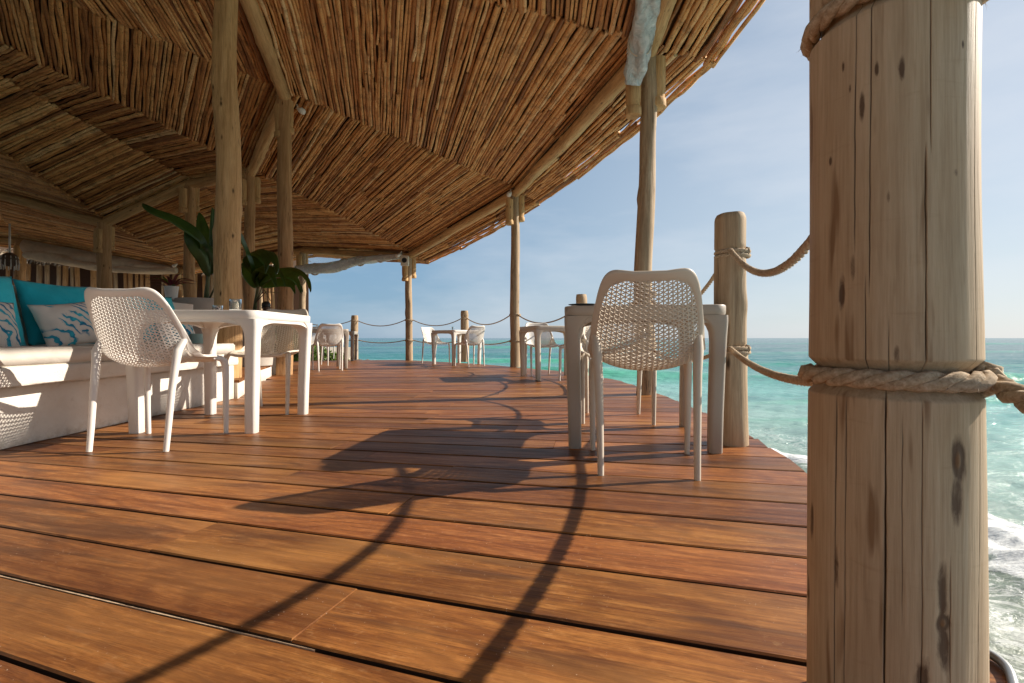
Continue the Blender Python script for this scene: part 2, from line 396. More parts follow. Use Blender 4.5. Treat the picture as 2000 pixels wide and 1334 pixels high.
M = dict(
    deck=m_deck(),
    post=m_log('weathered_post', (.21, .130, .072), (.46, .325, .200), (.68, .53, .37)),
    post_warm=m_log('peeled_post', (.25, .125, .050), (.54, .31, .145), (.70, .46, .24), .9),
    bigpost=None, beam=m_log('roof_beam_log', (.27, .135, .05), (.64, .39, .175), (.78, .53, .28), .7, 1.2),
    pole=m_pole(), rope=m_rope(), plaster=m_plaster(),
    white=m_plain('white_resin', (.74, .70, .645), .38, .02, 4, .03, 240),
    sand=m_plain('sand_resin', (.60, .52, .425), .45, .03, 4, .05, 300),
    cream=m_plain('cream_resin', (.66, .59, .49), .42, .03, 4, .05, 300),
    taupe=m_plain('taupe_resin', (.39, .33, .27), .45, .03, 4, .06, 300),
    cushion=m_fabric('cream_canvas', (.70, .64, .56)), teal=m_fabric('turquoise_cotton', (.045, .58, .68), 800, .5),
    tealdark=m_fabric('deep_turquoise_cotton', (.025, .45, .55), 800, .5), prt=m_print(),
    glass=m_glass(), vinyl=m_vinyl(), canvas=m_fabric('old_canvas', (.66, .55, .43), 300, .9),
    under=m_plain('under_deck_shade', (.022, .012, .008), .9), pot=m_plain('concrete_pot', (.43, .385, .33), .85, .10, 7, .4, 90),
    soil=m_plain('soil', (.05, .032, .02), .95, .3, 30, .8, 60), leaf=m_leaf('palm_leaf', (.012, .045, .012), (.045, .115, .020)),
    leafy=m_leaf('shrub_leaf', (.05, .11, .02), (.18, .25, .05)), purple=m_leaf('bromeliad_leaf', (.16, .02, .05), (.32, .05, .10)),
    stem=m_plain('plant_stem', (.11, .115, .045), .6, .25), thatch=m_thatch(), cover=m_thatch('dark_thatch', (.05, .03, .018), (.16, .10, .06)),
    wicker=m_plain('brown_wicker', (.10, .062, .04), .7, .3, 50, .9, 120), black=m_plain('black_plastic', (.02, .02, .02), .5),
    metal=m_plain('galvanised_metal', (.36, .36, .35), .38, .1), skin=m_plain('skin', (.095, .048, .028), .5, .05), shirt=m_fabric('dark_cloth', (.04, .045, .06)),
    coral=m_plain('coral_rock', (.12, .10, .08), .9, .3, 6, 1.0, 20), grnd=m_plain('sandy_ground', (.42, .35, .25), .95, .12, 3, .5, 60),
    brown=m_plain('brown_ceramic', (.12, .06, .035), .4), sea=m_sea(), grey=m_plain('dark_plate', (.12, .125, .12), .4), wood=m_plain('turned_wood', (.40, .29, .19), .6, .12, 30, .3, 90),
    mint=m_plain('mint_ceramic', (.30, .42, .37), .5), rock=None)
M['edge'] = m_plain('gap_shade_plank_edge', (.030, .016, .009), .9)  # plank sides coloured near black: shade in the gaps is painted on
M['metal'].node_tree.nodes['Principled BSDF'].inputs['Metallic'].default_value = .8

# ------------------------------------------------------------------ sea
APX = Vector((-9.3, 3.5))          # centre of the round pavilion
WL = -1.30
def build_sea():
    rr = np.concatenate([np.geomspace(2.2, 60, 430), np.geomspace(61.5, 9000, 170)])
    a = np.concatenate([np.linspace(-178, -42, 50), np.linspace(-40, 62, 560), np.linspace(64, 178, 45)])
    A = np.radians(a)
    RR, AA = np.meshgrid(rr, A, indexing='ij'); X = RR * np.sin(AA); Y = RR * np.cos(AA)
    shore = np.hypot(X - APX.x, Y - APX.y) - 10.8
    rs = np.random.RandomState(4)
    Z = np.zeros_like(X); fade = np.exp(-RR / 260.)
    for lam, amp, th in [(9, .050, -88), (5.5, .036, -70), (3.7, .026, -105), (2.3, .018, -60), (1.5, .013, -120), (1.0, .009, -80), (.7, .006, -140), (.5, .004, -40), (.36, .003, -95), (14, .06, -95)]:
        t = R(th + rs.uniform(-8, 8)); k = 2 * np.pi / lam
        ph = k * (X * np.cos(t) + Y * np.sin(t)) + rs.uniform(0, 6) + .9 * np.sin(.33 * k * (X * np.sin(t) * .7 + Y * .2) + rs.uniform(0, 6)) * 1.0
        Z += amp * (np.sin(ph) + .25 * np.sin(2 * ph)) * fade
    crest = np.zeros_like(X)
    for y0, h, wd, slope, x0, xw in [(20.5, .46, 1.1, .06, 12, 26), (34, .30, 1.5, -.03, 2, 30), (12.3, .13, .55, .12, 10, 5), (55, .42, 2.2, .05, 40, 40), (85, .5, 3.2, .02, -10, 60), (140, .7, 5, .02, 60, 120), (230, .9, 9, 0, -60, 200), (9.3, .08, .4, .25, 7, 3)]:
        yc = y0 + slope * X + .05 * y0 * np.sin(X / y0 * 2.6 + y0) + .02 * y0 * np.sin(X / y0 * 9 + y0)
        d = Y - yc
        env = np.exp(-((X - x0) / xw) ** 2) * (.7 + .3 * np.sin(X / y0 * 7 + 1))
        prof = np.where(d < 0, np.exp(-(d / wd) ** 2), np.exp(-(d / (2.6 * wd)) ** 2))
        Z += h * prof * env; crest = np.maximum(crest, np.exp(-((d + .45 * wd) / wd) ** 2) * env)
    # breaking wave near the terrace
    foam = np.zeros_like(X)
    brk = 3.05 + .35 * np.sin(Y * 1.1 + 1) + .15 * np.sin(Y * 3.3)
    e = np.exp(-((shore - brk) / .45) ** 2)
    nz_ = np.sin(X * 9 + 3 * np.sin(Y * 7)) * np.sin(Y * 11 + 2 * np.sin(X * 6))
    Z += e * (.13 + .03 * nz_)
    foam += e * .86 + np.clip(1.15 - shore / 3.2, 0, 1) * .42 + np.exp(-((shore - 4.4) / .7) ** 2) * .34
    foam += np.exp(-((shore - 1.6) / .35) ** 2) * .22
    for y0 in (20.5,): foam += .0 * crest
    foam += .10 * np.clip((np.sin(X * .7 + Y * .33) * np.sin(Y * .21)) - .6, 0, 1)
    n, m = X.shape
    V = np.stack([X, Y, Z + WL], -1).reshape(-1, 3)
    i = np.arange(n - 1)[:, None] * m + np.arange(m - 1)[None]
    F = np.stack([i, i + m, i + m + 1, i + 1], -1).reshape(-1, 4)
    me = bpy.data.meshes.new('sea'); me.vertices.add(len(V)); me.vertices.foreach_set('co', V.ravel())
    me.loops.add(F.size); me.loops.foreach_set('vertex_index', F.ravel().astype(np.int32))
    me.polygons.add(len(F)); me.polygons.foreach_set('loop_start', np.arange(0, F.size, 4, dtype=np.int32)); me.polygons.foreach_set('loop_total', np.full(len(F), 4, dtype=np.int32))
    me.polygons.foreach_set('use_smooth', np.ones(len(F), bool)); me.update(); 
    for k, aa in (('shore', shore), ('crest', crest), ('foam', foam)):
        at = me.attributes.new(k, 'FLOAT', 'POINT'); at.data.foreach_set('value', aa.ravel().astype(np.float32))
    o = obj('sea', me, M['sea']); tag(o, kind='structure')
build_sea()

# ------------------------------------------------------------------ deck
EDGE = [(-3.0, -.45), (-1.5, .15), (-.5, .50), (.3, .72), (.778, .837), (.87, .87), (1.4, 1.07), (1.96, 1.227), (2.24, 1.303), (2.474, 1.344), (2.79, 1.407), (3.5, 1.459), (4.195, 1.496), (4.77, 1.50), (5.64, 1.47), (6.32, 1.43), (6.72, 1.30), (8.07, .82), (9.04, .16), (9.9, -.42), (10.5, -.94), (11.3, -1.75), (12.03, -2.62), (12.45, -3.6), (12.8, -5.0), (13.1, -7), (13.3, -9)]
EZ = [e[0] for e in EDGE]; EX = [e[1] for e in EDGE]
def edge_x(y): return float(np.interp(y, EZ, EX))
def row_y(b, x):
    s = (b - 4.44) / 11.9
    if b > 4.44: s *= .35
    return b + s * x
bnd = [-2.3, -2.09, -1.88, -1.67, -1.46, -1.25, -1.04, -.83, -.62, -.41, -.2, 0.0, .2, .38, .545, .7545, .9765, 1.2167, 1.417, 1.63, 1.836, 2.039, 2.244, 2.46, 2.655, 2.86, 3.07]
while bnd[-1] < 13.0: bnd.append(bnd[-1] + .207)
deck = empty('deck', kind='structure')
rnd = random.Random(11)
GAP = .011
def row_end(b, x0=-4):
    lo, hi = x0, 2.5
    for _ in range(30):
        m_ = (lo + hi) / 2
        if m_ < edge_x(row_y(b, m_)): lo = m_
        else: hi = m_
    return lo
def plank(b0, b1, xa, xb, jit0=0, jit1=0):
    xa0, xa1 = (xa if hasattr(xa, '__len__') else (xa, xa)); xb0, xb1 = (xb if hasattr(xb, '__len__') else (xb, xb))
    p = [Vector((xa0, row_y(b0, xa0))), Vector((xb0, row_y(b0, xb0))), Vector((xb1, row_y(b1, xb1))), Vector((xa1, row_y(b1, xa1)))]
    d = (p[1] - p[0]).normalized(); n_ = Vector((-d.y, d.x)); g = GAP / 2
    p = [p[0] + n_ * g, p[1] + n_ * g, p[2] - n_ * g, p[3] - n_ * g]
    c = (p[0] + p[1] + p[2] + p[3]) / 4; ang = math.atan2(d.y, d.x)
    q = [Vector(((v - c).dot(d), (v - c).dot(n_))) for v in p]
    th = .032; bv = .0035
    def ring(ins, z, ix=None):
        ix = ins if ix is None else ix
        s = [(1, 1), (-1, 1), (-1, -1), (1, -1)]
        return [(q[i].x + s[i][0] * ix, q[i].y + s[i][1] * ins, z) for i in range(4)]
    V = ring(0, -th) + ring(0, -bv) + ring(bv, 0, .0005)
    F = [[3, 2, 1, 0], [8, 9, 10, 11]]
    for k in (0, 4): F += [[k + i, k + (i + 1) % 4, k + 4 + (i + 1) % 4, k + 4 + i] for i in range(4)]
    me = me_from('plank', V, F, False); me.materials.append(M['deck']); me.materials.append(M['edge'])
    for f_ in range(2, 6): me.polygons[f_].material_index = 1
    dz = rnd.uniform(-.0015, .0015)
    obj('plank', me, M['deck'], deck, (c.x, c.y, dz), (rnd.uniform(-.002, .002), 0, ang))
nplank = 0
special = {15: [-.384], 16: [-.84 - .10], 14: [-1.36]}
for i in range(len(bnd) - 1):
    b0, b1 = bnd[i], bnd[i + 1]
    e0, e1 = row_end(b0, -9), row_end(b1, -9)
    left = -3.3 if b0 < 6.6 else -9.0
    if e0 - left < .3: continue
    joints = []
    if i in special: joints = list(special[i]); 
    x = (min(joints) if joints else min(e0, e1) - rnd.uniform(.9, 2.6) if b0 > 1.3 else -3.0)
    if not joints and b0 > 1.3: joints.append(x)
    while x - 2.0 > left + .4:
        x -= rnd.uniform(1.7, 2.7)
        if x > left + .3: joints.append(x)
    xs = sorted(joints)
    cuts = [left] + xs
    yj = lambda xx: xx
    tilt = (row_y(b1, 0) - row_y(b0, 0)) * -((b0 - 4.44) / 11.9 * (1 if b0 < 4.44 else .35))
    prev = (left, left)
    for xj in xs:
        cur = (xj - tilt * .5, xj + tilt * .5)
        plank(b0, b1, (prev[0] + .0004, prev[1] + .0004), (cur[0] - .0004, cur[1] - .0004)); prev = cur; nplank += 1
    plank(b0, b1, (prev[0] + .001, prev[1] + .001), (e0 + rnd.uniform(-.012, .012), e1 + rnd.uniform(-.012, .012))); nplank += 1
# sand caught along the joints nearest the camera
V = []; F = []
for b_, xa_, xb_ in ((.7545, -1.60, -.36),):
    n_ = int((xb_ - xa_) / .006); s_ = (b_ - 4.44) / 11.9
    for i in range(n_ + 1):
        x = xa_ + (xb_ - xa_) * i / n_; y = row_y(b_, x) - GAP / 2
        w_ = max(.0001, .0010 + .0026 * mn.noise(Vector((x * 9, b_ * 9, 0))) + .0016 * mn.noise(Vector((x * 90, b_, 3)))) * min(1, (xb_ - x) / .35)
        k_ = len(V); V += [(x, y - .0004 - w_ * .8, .0003), (x, y + w_ * .2, .0006 + w_ * .3), (x, y + w_ * .9, -.004)]
        if i: F += [[k_ - 3, k_, k_ + 1, k_ - 2], [k_ - 2, k_ + 1, k_ + 2, k_ - 1]]
M['sandgrit'] = m_plain('beach_sand', (.72, .52, .34), .95, .2, 200, .6, 900)
tag(obj('sand', me_from('sand', V, F, False), M['sandgrit']), kind='stuff')
# near-black sheet added under the planks so the gaps read as shade
V = []; F = []
ys = np.linspace(-2.9, 13.2, 60)
for y in ys: V += [(-9.5, y, -.075), (edge_x(y) - .10, y, -.075), (-9.5, y, -.30), (edge_x(y) - .12, y, -.30)]
for i in range(len(ys) - 1):
    k = i * 4; F += [[k, k + 1, k + 5, k + 4], [k + 2, k + 6, k + 7, k + 3], [k + 1, k + 3, k + 7, k + 5]]
obj('under_deck_sheet', me_from('sub', V, F, False), M['under'], deck)

# ground on the land side
V = [(-60, -30, -.10), (-9.4, -30, -.10), (-9.4, 12.9, -.10), (-7.2, 13.35, -.20), (-5.9, 14.6, -.45), (-6.2, 17.5, -.7), (-9, 26, -.6), (-20, 60, -.6), (-60, 60, -.6)]
V2 = V + [(x + (.3 if x > -50 else 0), y + .3, -1.9) for x, y, z in V]
F = [list(range(9))] + [[i, i + 9, (i + 1) % 9 + 9, (i + 1) % 9] for i in range(9)]
obj('ground', me_from('ground', V2, F, False), M['grnd']); tag(bpy.data.objects['ground'], kind='structure')

# ------------------------------------------------------------------ logs, posts, beams
def log_me(L, r0, r1, seed=0, n=20, ring=.07, wob=.012, knots=8, rough=.004):
    rs = random.Random(seed); k = max(6, int(L / ring)); V = []; F = []
    ks = [(rs.uniform(0, 6.28), rs.uniform(.05, .95) * L, rs.uniform(.006, .020), rs.uniform(.25, .5), rs.uniform(.03, .08)) for _ in range(knots)]
    o1, o2 = rs.uniform(0, 50), rs.uniform(0, 50)
    for i in range(k + 1):
        z = L * i / k; t = z / L; r = r0 + (r1 - r0) * t
        cx = wob * (mn.noise(Vector((z * .8, o1, 0))) * 2); cy = wob * (mn.noise(Vector((z * .8, 0, o2))) * 2)
        if i == 0: cx0, cy0 = cx, cy
        for j in range(n):
            a = j / n * 2 * math.pi
            rr = r + rough * 2 * mn.noise(Vector((math.cos(a) * 1.6 + o1, math.sin(a) * 1.6 + o2, z * 1.7)))
            for ka, kz, kh, kw, kl in ks:
                da = (a - ka + math.pi) % (2 * math.pi) - math.pi
                if abs(da) < 1.5 and abs(z - kz) < .3: rr += kh * math.exp(-(da / kw) ** 2 - ((z - kz) / kl) ** 2)
            V.append((cx - cx0 * (1 - t) + rr * math.cos(a), cy - cy0 * (1 - t) + rr * math.sin(a), z))
    for i in range(k):
        for j in range(n): F.append([i * n + j, i * n + (j + 1) % n, (i + 1) * n + (j + 1) % n, (i + 1) * n + j])
    # slightly rounded ends
    V += [(0, 0, -.001), (0, 0, L + .003)]; b, tt = len(V) - 2, len(V) - 1
    for j in range(n): F.append([(j + 1) % n, j, b]); F.append([k * n + j, k * n + (j + 1) % n, tt])
    return autosmooth(me_from('log', V, F), 50)

def log_between(name, a, b, r0, r1, seed, m, parent, **kw):
    a = Vector(a); b = Vector(b); d = b - a
    o = obj(name, log_me(d.length, r0, r1, seed, **kw), m, parent, a)
    o.rotation_mode = 'QUATERNION'; o.rotation_quaternion = d.to_track_quat('Z', 'Y'); return o

# ------------------------------------------------------------------ pavilion with its stick roof
RIB = [  # M (inner ring), P (outer ring), E (eave)
    ((-3.6, -.9, 4.7), (.45, -2.6, 3.6), (1.1, -2.9, 3.45)),
    ((-2.75, 2.1, 4.75), (1.12, .72, 3.66), (1.86, .54, 3.50)),
    ((-2.84, 4.7, 4.66), (1.353, 4.77, 3.60), (2.08, 4.86, 3.43)),
    ((-3.53, 7.3, 4.44), (.06, 9.25, 3.56), (.56, 9.55, 3.31)),
    ((-5.13, 9.2, 3.92), (-2.60, 11.9, 2.78), (-2.19, 12.4, 2.57)),
    ((-6.85, 10.0, 3.99), (-6.10, 13.7, 3.26), (-5.95, 14.4, 3.08)),
    ((-8.57, 9.9, 3.12), (-10.05, 14.3, 2.80), (-10.1, 14.95, 2.66)),
    ((-11.4, 9.9, 3.9), (-13.9, 13.3, 3.45), (-14.3, 13.9, 3.25)),
    ((-14.2, 8.0, 4.1), (-17.5, 10.8, 3.5), (-18.1, 11.2, 3.3)),
]
AP = Vector((-9.3, 3.5, 5.55))
pav = empty('open_pavilion', (0, 0, 0), 0, 'large round beach pavilion with a radiating brown stick ceiling on log posts', 'pavilion')
def lerp(a, b, t): return Vector(a) * (1 - t) + Vector(b) * t
# stick variants, unit length along X from -.5 to .5, radius 1
rs = random.Random(5)
variants = []
for v in range(14):
    n, k = 6, 9; o1 = v * 3.7
    path = []; rad = []
    for i in range(k + 1):
        x = -0.5 + i / k
        path.append((x * 100, 0.95 * mn.noise(Vector((x * 4.2, o1, 0))), .7 * mn.noise(Vector((x * 6, 0, o1)))))
        rad.append(1 * (1 + .13 * mn.noise(Vector((x * 9, o1, o1)))) * (1.08 - .16 * i / k))
    Vv, Fv = tube(path, rad, n); Vv[:, 0] /= 100
    variants.append((Vv, Fv))
var_me = []
for Vv, Fv in variants: 
    m_ = me_from('stick', Vv, Fv); m_.materials.append(M['pole']); var_me.append(m_)
sticks = []     # (p0, p1, radius, variant)
def fill(a0, a1, b0, b1, t0, t1, spacing, r, bow=0):
    """sticks from line a0-a1 (rib i) to line b0-b1 (rib i+1)"""
    a0, a1, b0, b1 = map(Vector, (a0, a1, b0, b1))
    L = ((a1 - a0).length + (b1 - b0).length) / 2 * (t1 - t0); n = int(L / spacing)
    for i in range(n):
        t = t0 + (t1 - t0) * (i + .5) / n
        p, q = a0.lerp(a1, t), b0.lerp(b1, t); d = (q - p).normalized(); ln = (q - p).length
        e = .05 + bow * .15; out = Vector(((p + q) / 2 - AP).to_2d().normalized().to_3d()) * bow * (.35 + .65 * t)
        p -= d * rs.uniform(-.02, e); q += d * rs.uniform(-.02, e)
        cuts = [0, 1]
        if ln > 2.4: cuts = [0, rs.uniform(.25, .75), 1] if rs.random() < .6 else [0, 1]
        if bow: a_ = rs.uniform(.26, .38); b_ = rs.uniform(.62, .74); cuts = [0, a_, b_, 1]
        for c0, c1 in zip(cuts[:-1], cuts[1:]):
            u, v_ = p.lerp(q, c0) + out * 4 * c0 * (1 - c0), p.lerp(q, c1) + out * 4 * c1 * (1 - c1)
            rr = r * rs.uniform(.72, 1.18); jz = rs.uniform(-.016, .012) - rr * .9
            off = Vector((0, 0, jz)); ja = Vector((rs.uniform(-.010, .010), rs.uniform(-.010, .010), rs.uniform(-.006, .006)))
            dd = d * .025
            sticks.append((u + off + ja - (dd if c0 else dd * 0), v_ + off - ja + (dd if c1 < 1 else dd * 0), rr, rs.randrange(len(variants))))
nr = len(RIB)
for i in range(nr - 1):
    (M0, P0_, E0), (M1_, P1_, E1) = RIB[i], RIB[i + 1]
    fill(M0, P0_, M1_, P1_, 0.0, 1.0, .045, .0235)
    fill(P0_, E0, P1_, E1, 0.0, 1.04, .046, .0245, .12)
    fill(AP, M0, AP, M1_, .12, 1.0, .048, .025)
def scr(p):
    if p.y < .3: return None
    return 1000 + p.x / p.y * 920, 660 - (p.z - .57) / p.y * 920
def score(s):
    best = 0
    for t in (0, .25, .5, .75, 1):
        p = s[0].lerp(s[1], t); q = scr(p)
        if q and -50 < q[0] < 2050 and -50 < q[1] < 700: best = max(best, s[2] / (p - Vector((0, 0, .57))).length)
    return best
order = sorted(range(len(sticks)), key=lambda i: -score(sticks[i]))
top = set(order[:300])
roof_lab = None
mbV, mbF, nn = [], [], 0
for i, (p, q, r, v) in enumerate(sticks):
    d = q - p; qt = d.to_track_quat('X', 'Z')
    if i in top:
        o = obj('stick', var_me[v], None, pav, (p + q) / 2); o.rotation_mode = 'QUATERNION'; o.rotation_quaternion = qt; o.scale = (d.length, r, r)
    else:
        mat_ = np.array(qt.to_matrix()); Vv = variants[v][0] * np.array([d.length, r, r]); Vv = Vv @ mat_.T + np.array((p + q) / 2)
        mbV.append(Vv); mbF += [[a + nn for a in f] for f in variants[v][1]]; nn += len(Vv)
o = obj('stick_field', me_from('stick_field', np.vstack(mbV), mbF), M['pole'], pav); o['kind'] = 'stuff'
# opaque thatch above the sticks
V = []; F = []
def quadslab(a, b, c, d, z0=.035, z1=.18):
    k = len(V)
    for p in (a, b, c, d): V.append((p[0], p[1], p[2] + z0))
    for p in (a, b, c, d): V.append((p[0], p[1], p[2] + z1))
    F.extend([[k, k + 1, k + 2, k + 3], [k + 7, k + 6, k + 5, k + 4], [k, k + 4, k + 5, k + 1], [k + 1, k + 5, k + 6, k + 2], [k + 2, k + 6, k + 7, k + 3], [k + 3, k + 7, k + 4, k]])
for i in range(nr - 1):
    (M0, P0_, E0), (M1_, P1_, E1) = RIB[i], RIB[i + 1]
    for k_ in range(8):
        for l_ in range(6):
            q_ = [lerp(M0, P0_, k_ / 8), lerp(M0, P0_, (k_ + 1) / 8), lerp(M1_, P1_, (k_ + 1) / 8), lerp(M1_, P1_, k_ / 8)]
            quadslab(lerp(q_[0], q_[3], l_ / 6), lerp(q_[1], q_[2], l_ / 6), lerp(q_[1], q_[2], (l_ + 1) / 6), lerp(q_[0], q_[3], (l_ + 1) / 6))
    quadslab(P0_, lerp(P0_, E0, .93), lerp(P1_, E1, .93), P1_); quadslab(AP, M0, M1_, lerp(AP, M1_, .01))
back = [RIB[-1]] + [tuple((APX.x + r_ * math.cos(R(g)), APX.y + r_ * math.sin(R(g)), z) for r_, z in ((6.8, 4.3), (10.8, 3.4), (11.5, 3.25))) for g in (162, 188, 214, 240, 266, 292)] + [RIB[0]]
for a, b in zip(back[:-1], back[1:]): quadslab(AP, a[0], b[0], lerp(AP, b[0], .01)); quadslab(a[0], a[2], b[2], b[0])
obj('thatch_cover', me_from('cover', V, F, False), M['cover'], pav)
# beams
def dn(p, z): return Vector((p[0], p[1], p[2] - z))
for i in range(0, nr - 1):
    a, b = RIB[i], RIB[i + 1]
    log_between('beam', dn(a[0], .155), dn(b[0], .155), .095, .085, 100 + i, M['beam'], pav, knots=14, rough=.008)
    log_between('beam', dn(a[1], .155), dn(b[1], .155), .092, .080, 120 + i, M['beam'], pav, knots=12, rough=.006)

def bracket_me(seed):
    prof = [(.060, 0), (.078, .008), (.082, .03), (.080, .085), (.066, .10), (.070, .13), (.076, .20), (.077, .40), (.074, .50)]
    V, F = lathe(prof, 14); rs_ = random.Random(seed)
    V = np.array(V); 
    for q in V: 
        f = 1 + .09 * mn.noise(Vector((q[0] * 20 + seed, q[1] * 20, q[2] * 5))); q[0] *= f; q[1] *= f
    return autosmooth(me_from('bracket', V, F), 45)
brk = [bracket_me(i) for i in range(3)]
def roof_post(x, y, top, r0, r1, seed, m, base=0., wob=.02, knots=9, bkt=True, lab=None, n=20, ring=.07, off=.13):
    p = obj('post', log_me(top - base, r0, r1, seed, n=n, ring=ring, wob=wob, knots=knots), m, pav, (x, y, base), (0, 0, seed * 1.3))
    if lab: p['label'] = lab
    if bkt:
        rd = (Vector((x, y)) - APX).normalized()
        for s in (1, -1):
            d = rd * s * off
            loc = Vector((x + d.x, y + d.y, top - .55 - (.10 if s < 0 else 0)))
            b = obj('bracket', brk[seed % 3], M['beam'], p); b.matrix_parent_inverse = Matrix.Identity(4)
            c_, s_ = math.cos(-seed * 1.3), math.sin(-seed * 1.3)
            b.location = (d.x * c_ - d.y * s_, d.x * s_ + d.y * c_, loc.z - base)
    return p
P = {i: RIB[i][1] for i in range(nr)}; Mn = {i: RIB[i][0] for i in range(nr)}
roof_post(1.353, 4.77, 3.45, .092, .078, 1, M['post'], wob=.035, knots=11, lab='slim pale log post with a rope wrapped round it, beside the right-hand tables')
roof_post(.06, 9.25, 3.42, .100, .080, 2, M['post'], wob=.02)
roof_post(-2.60, 11.9, 2.64, .092, .078, 3, M['post'], wob=.015)
roof_post(-6.10, 13.7, 3.12, .10, .09, 4, M['post'])
roof_post(-10.05, 14.3, 2.66, .11, .10, 5, M['post_warm'], base=-.1)
roof_post(-13.9, 13.3, 3.3, .13, .12, 6, M['post_warm'], base=-.1)
roof_post(-2.84, 4.7, 4.55, .125, .100, 7, M['beam'], base=.17, wob=.02, knots=9, bkt=False, n=28, ring=.05, lab='thickest inner post, yellowish peeled log behind the white table')
roof_post(-3.53, 7.3, 4.30, .118, .098, 8, M['post_warm'], knots=16, off=.06)
roof_post(-5.13, 9.2, 3.78, .105, .09, 9, M['post_warm'], knots=14)
roof_post(-6.85, 10.0, 3.85, .115, .10, 10, M['post_warm'])
roof_post(-8.57, 9.9, 2.98, .13, .12, 11, M['post_warm'], base=-.1)
roof_post(-11.4, 9.9, 3.75, .13, .12, 12, M['post_warm'], base=-.1)
roof_post(-2.75, 2.1 - 3.2, 4.6, .12, .11, 13, M['post_warm'], bkt=False)

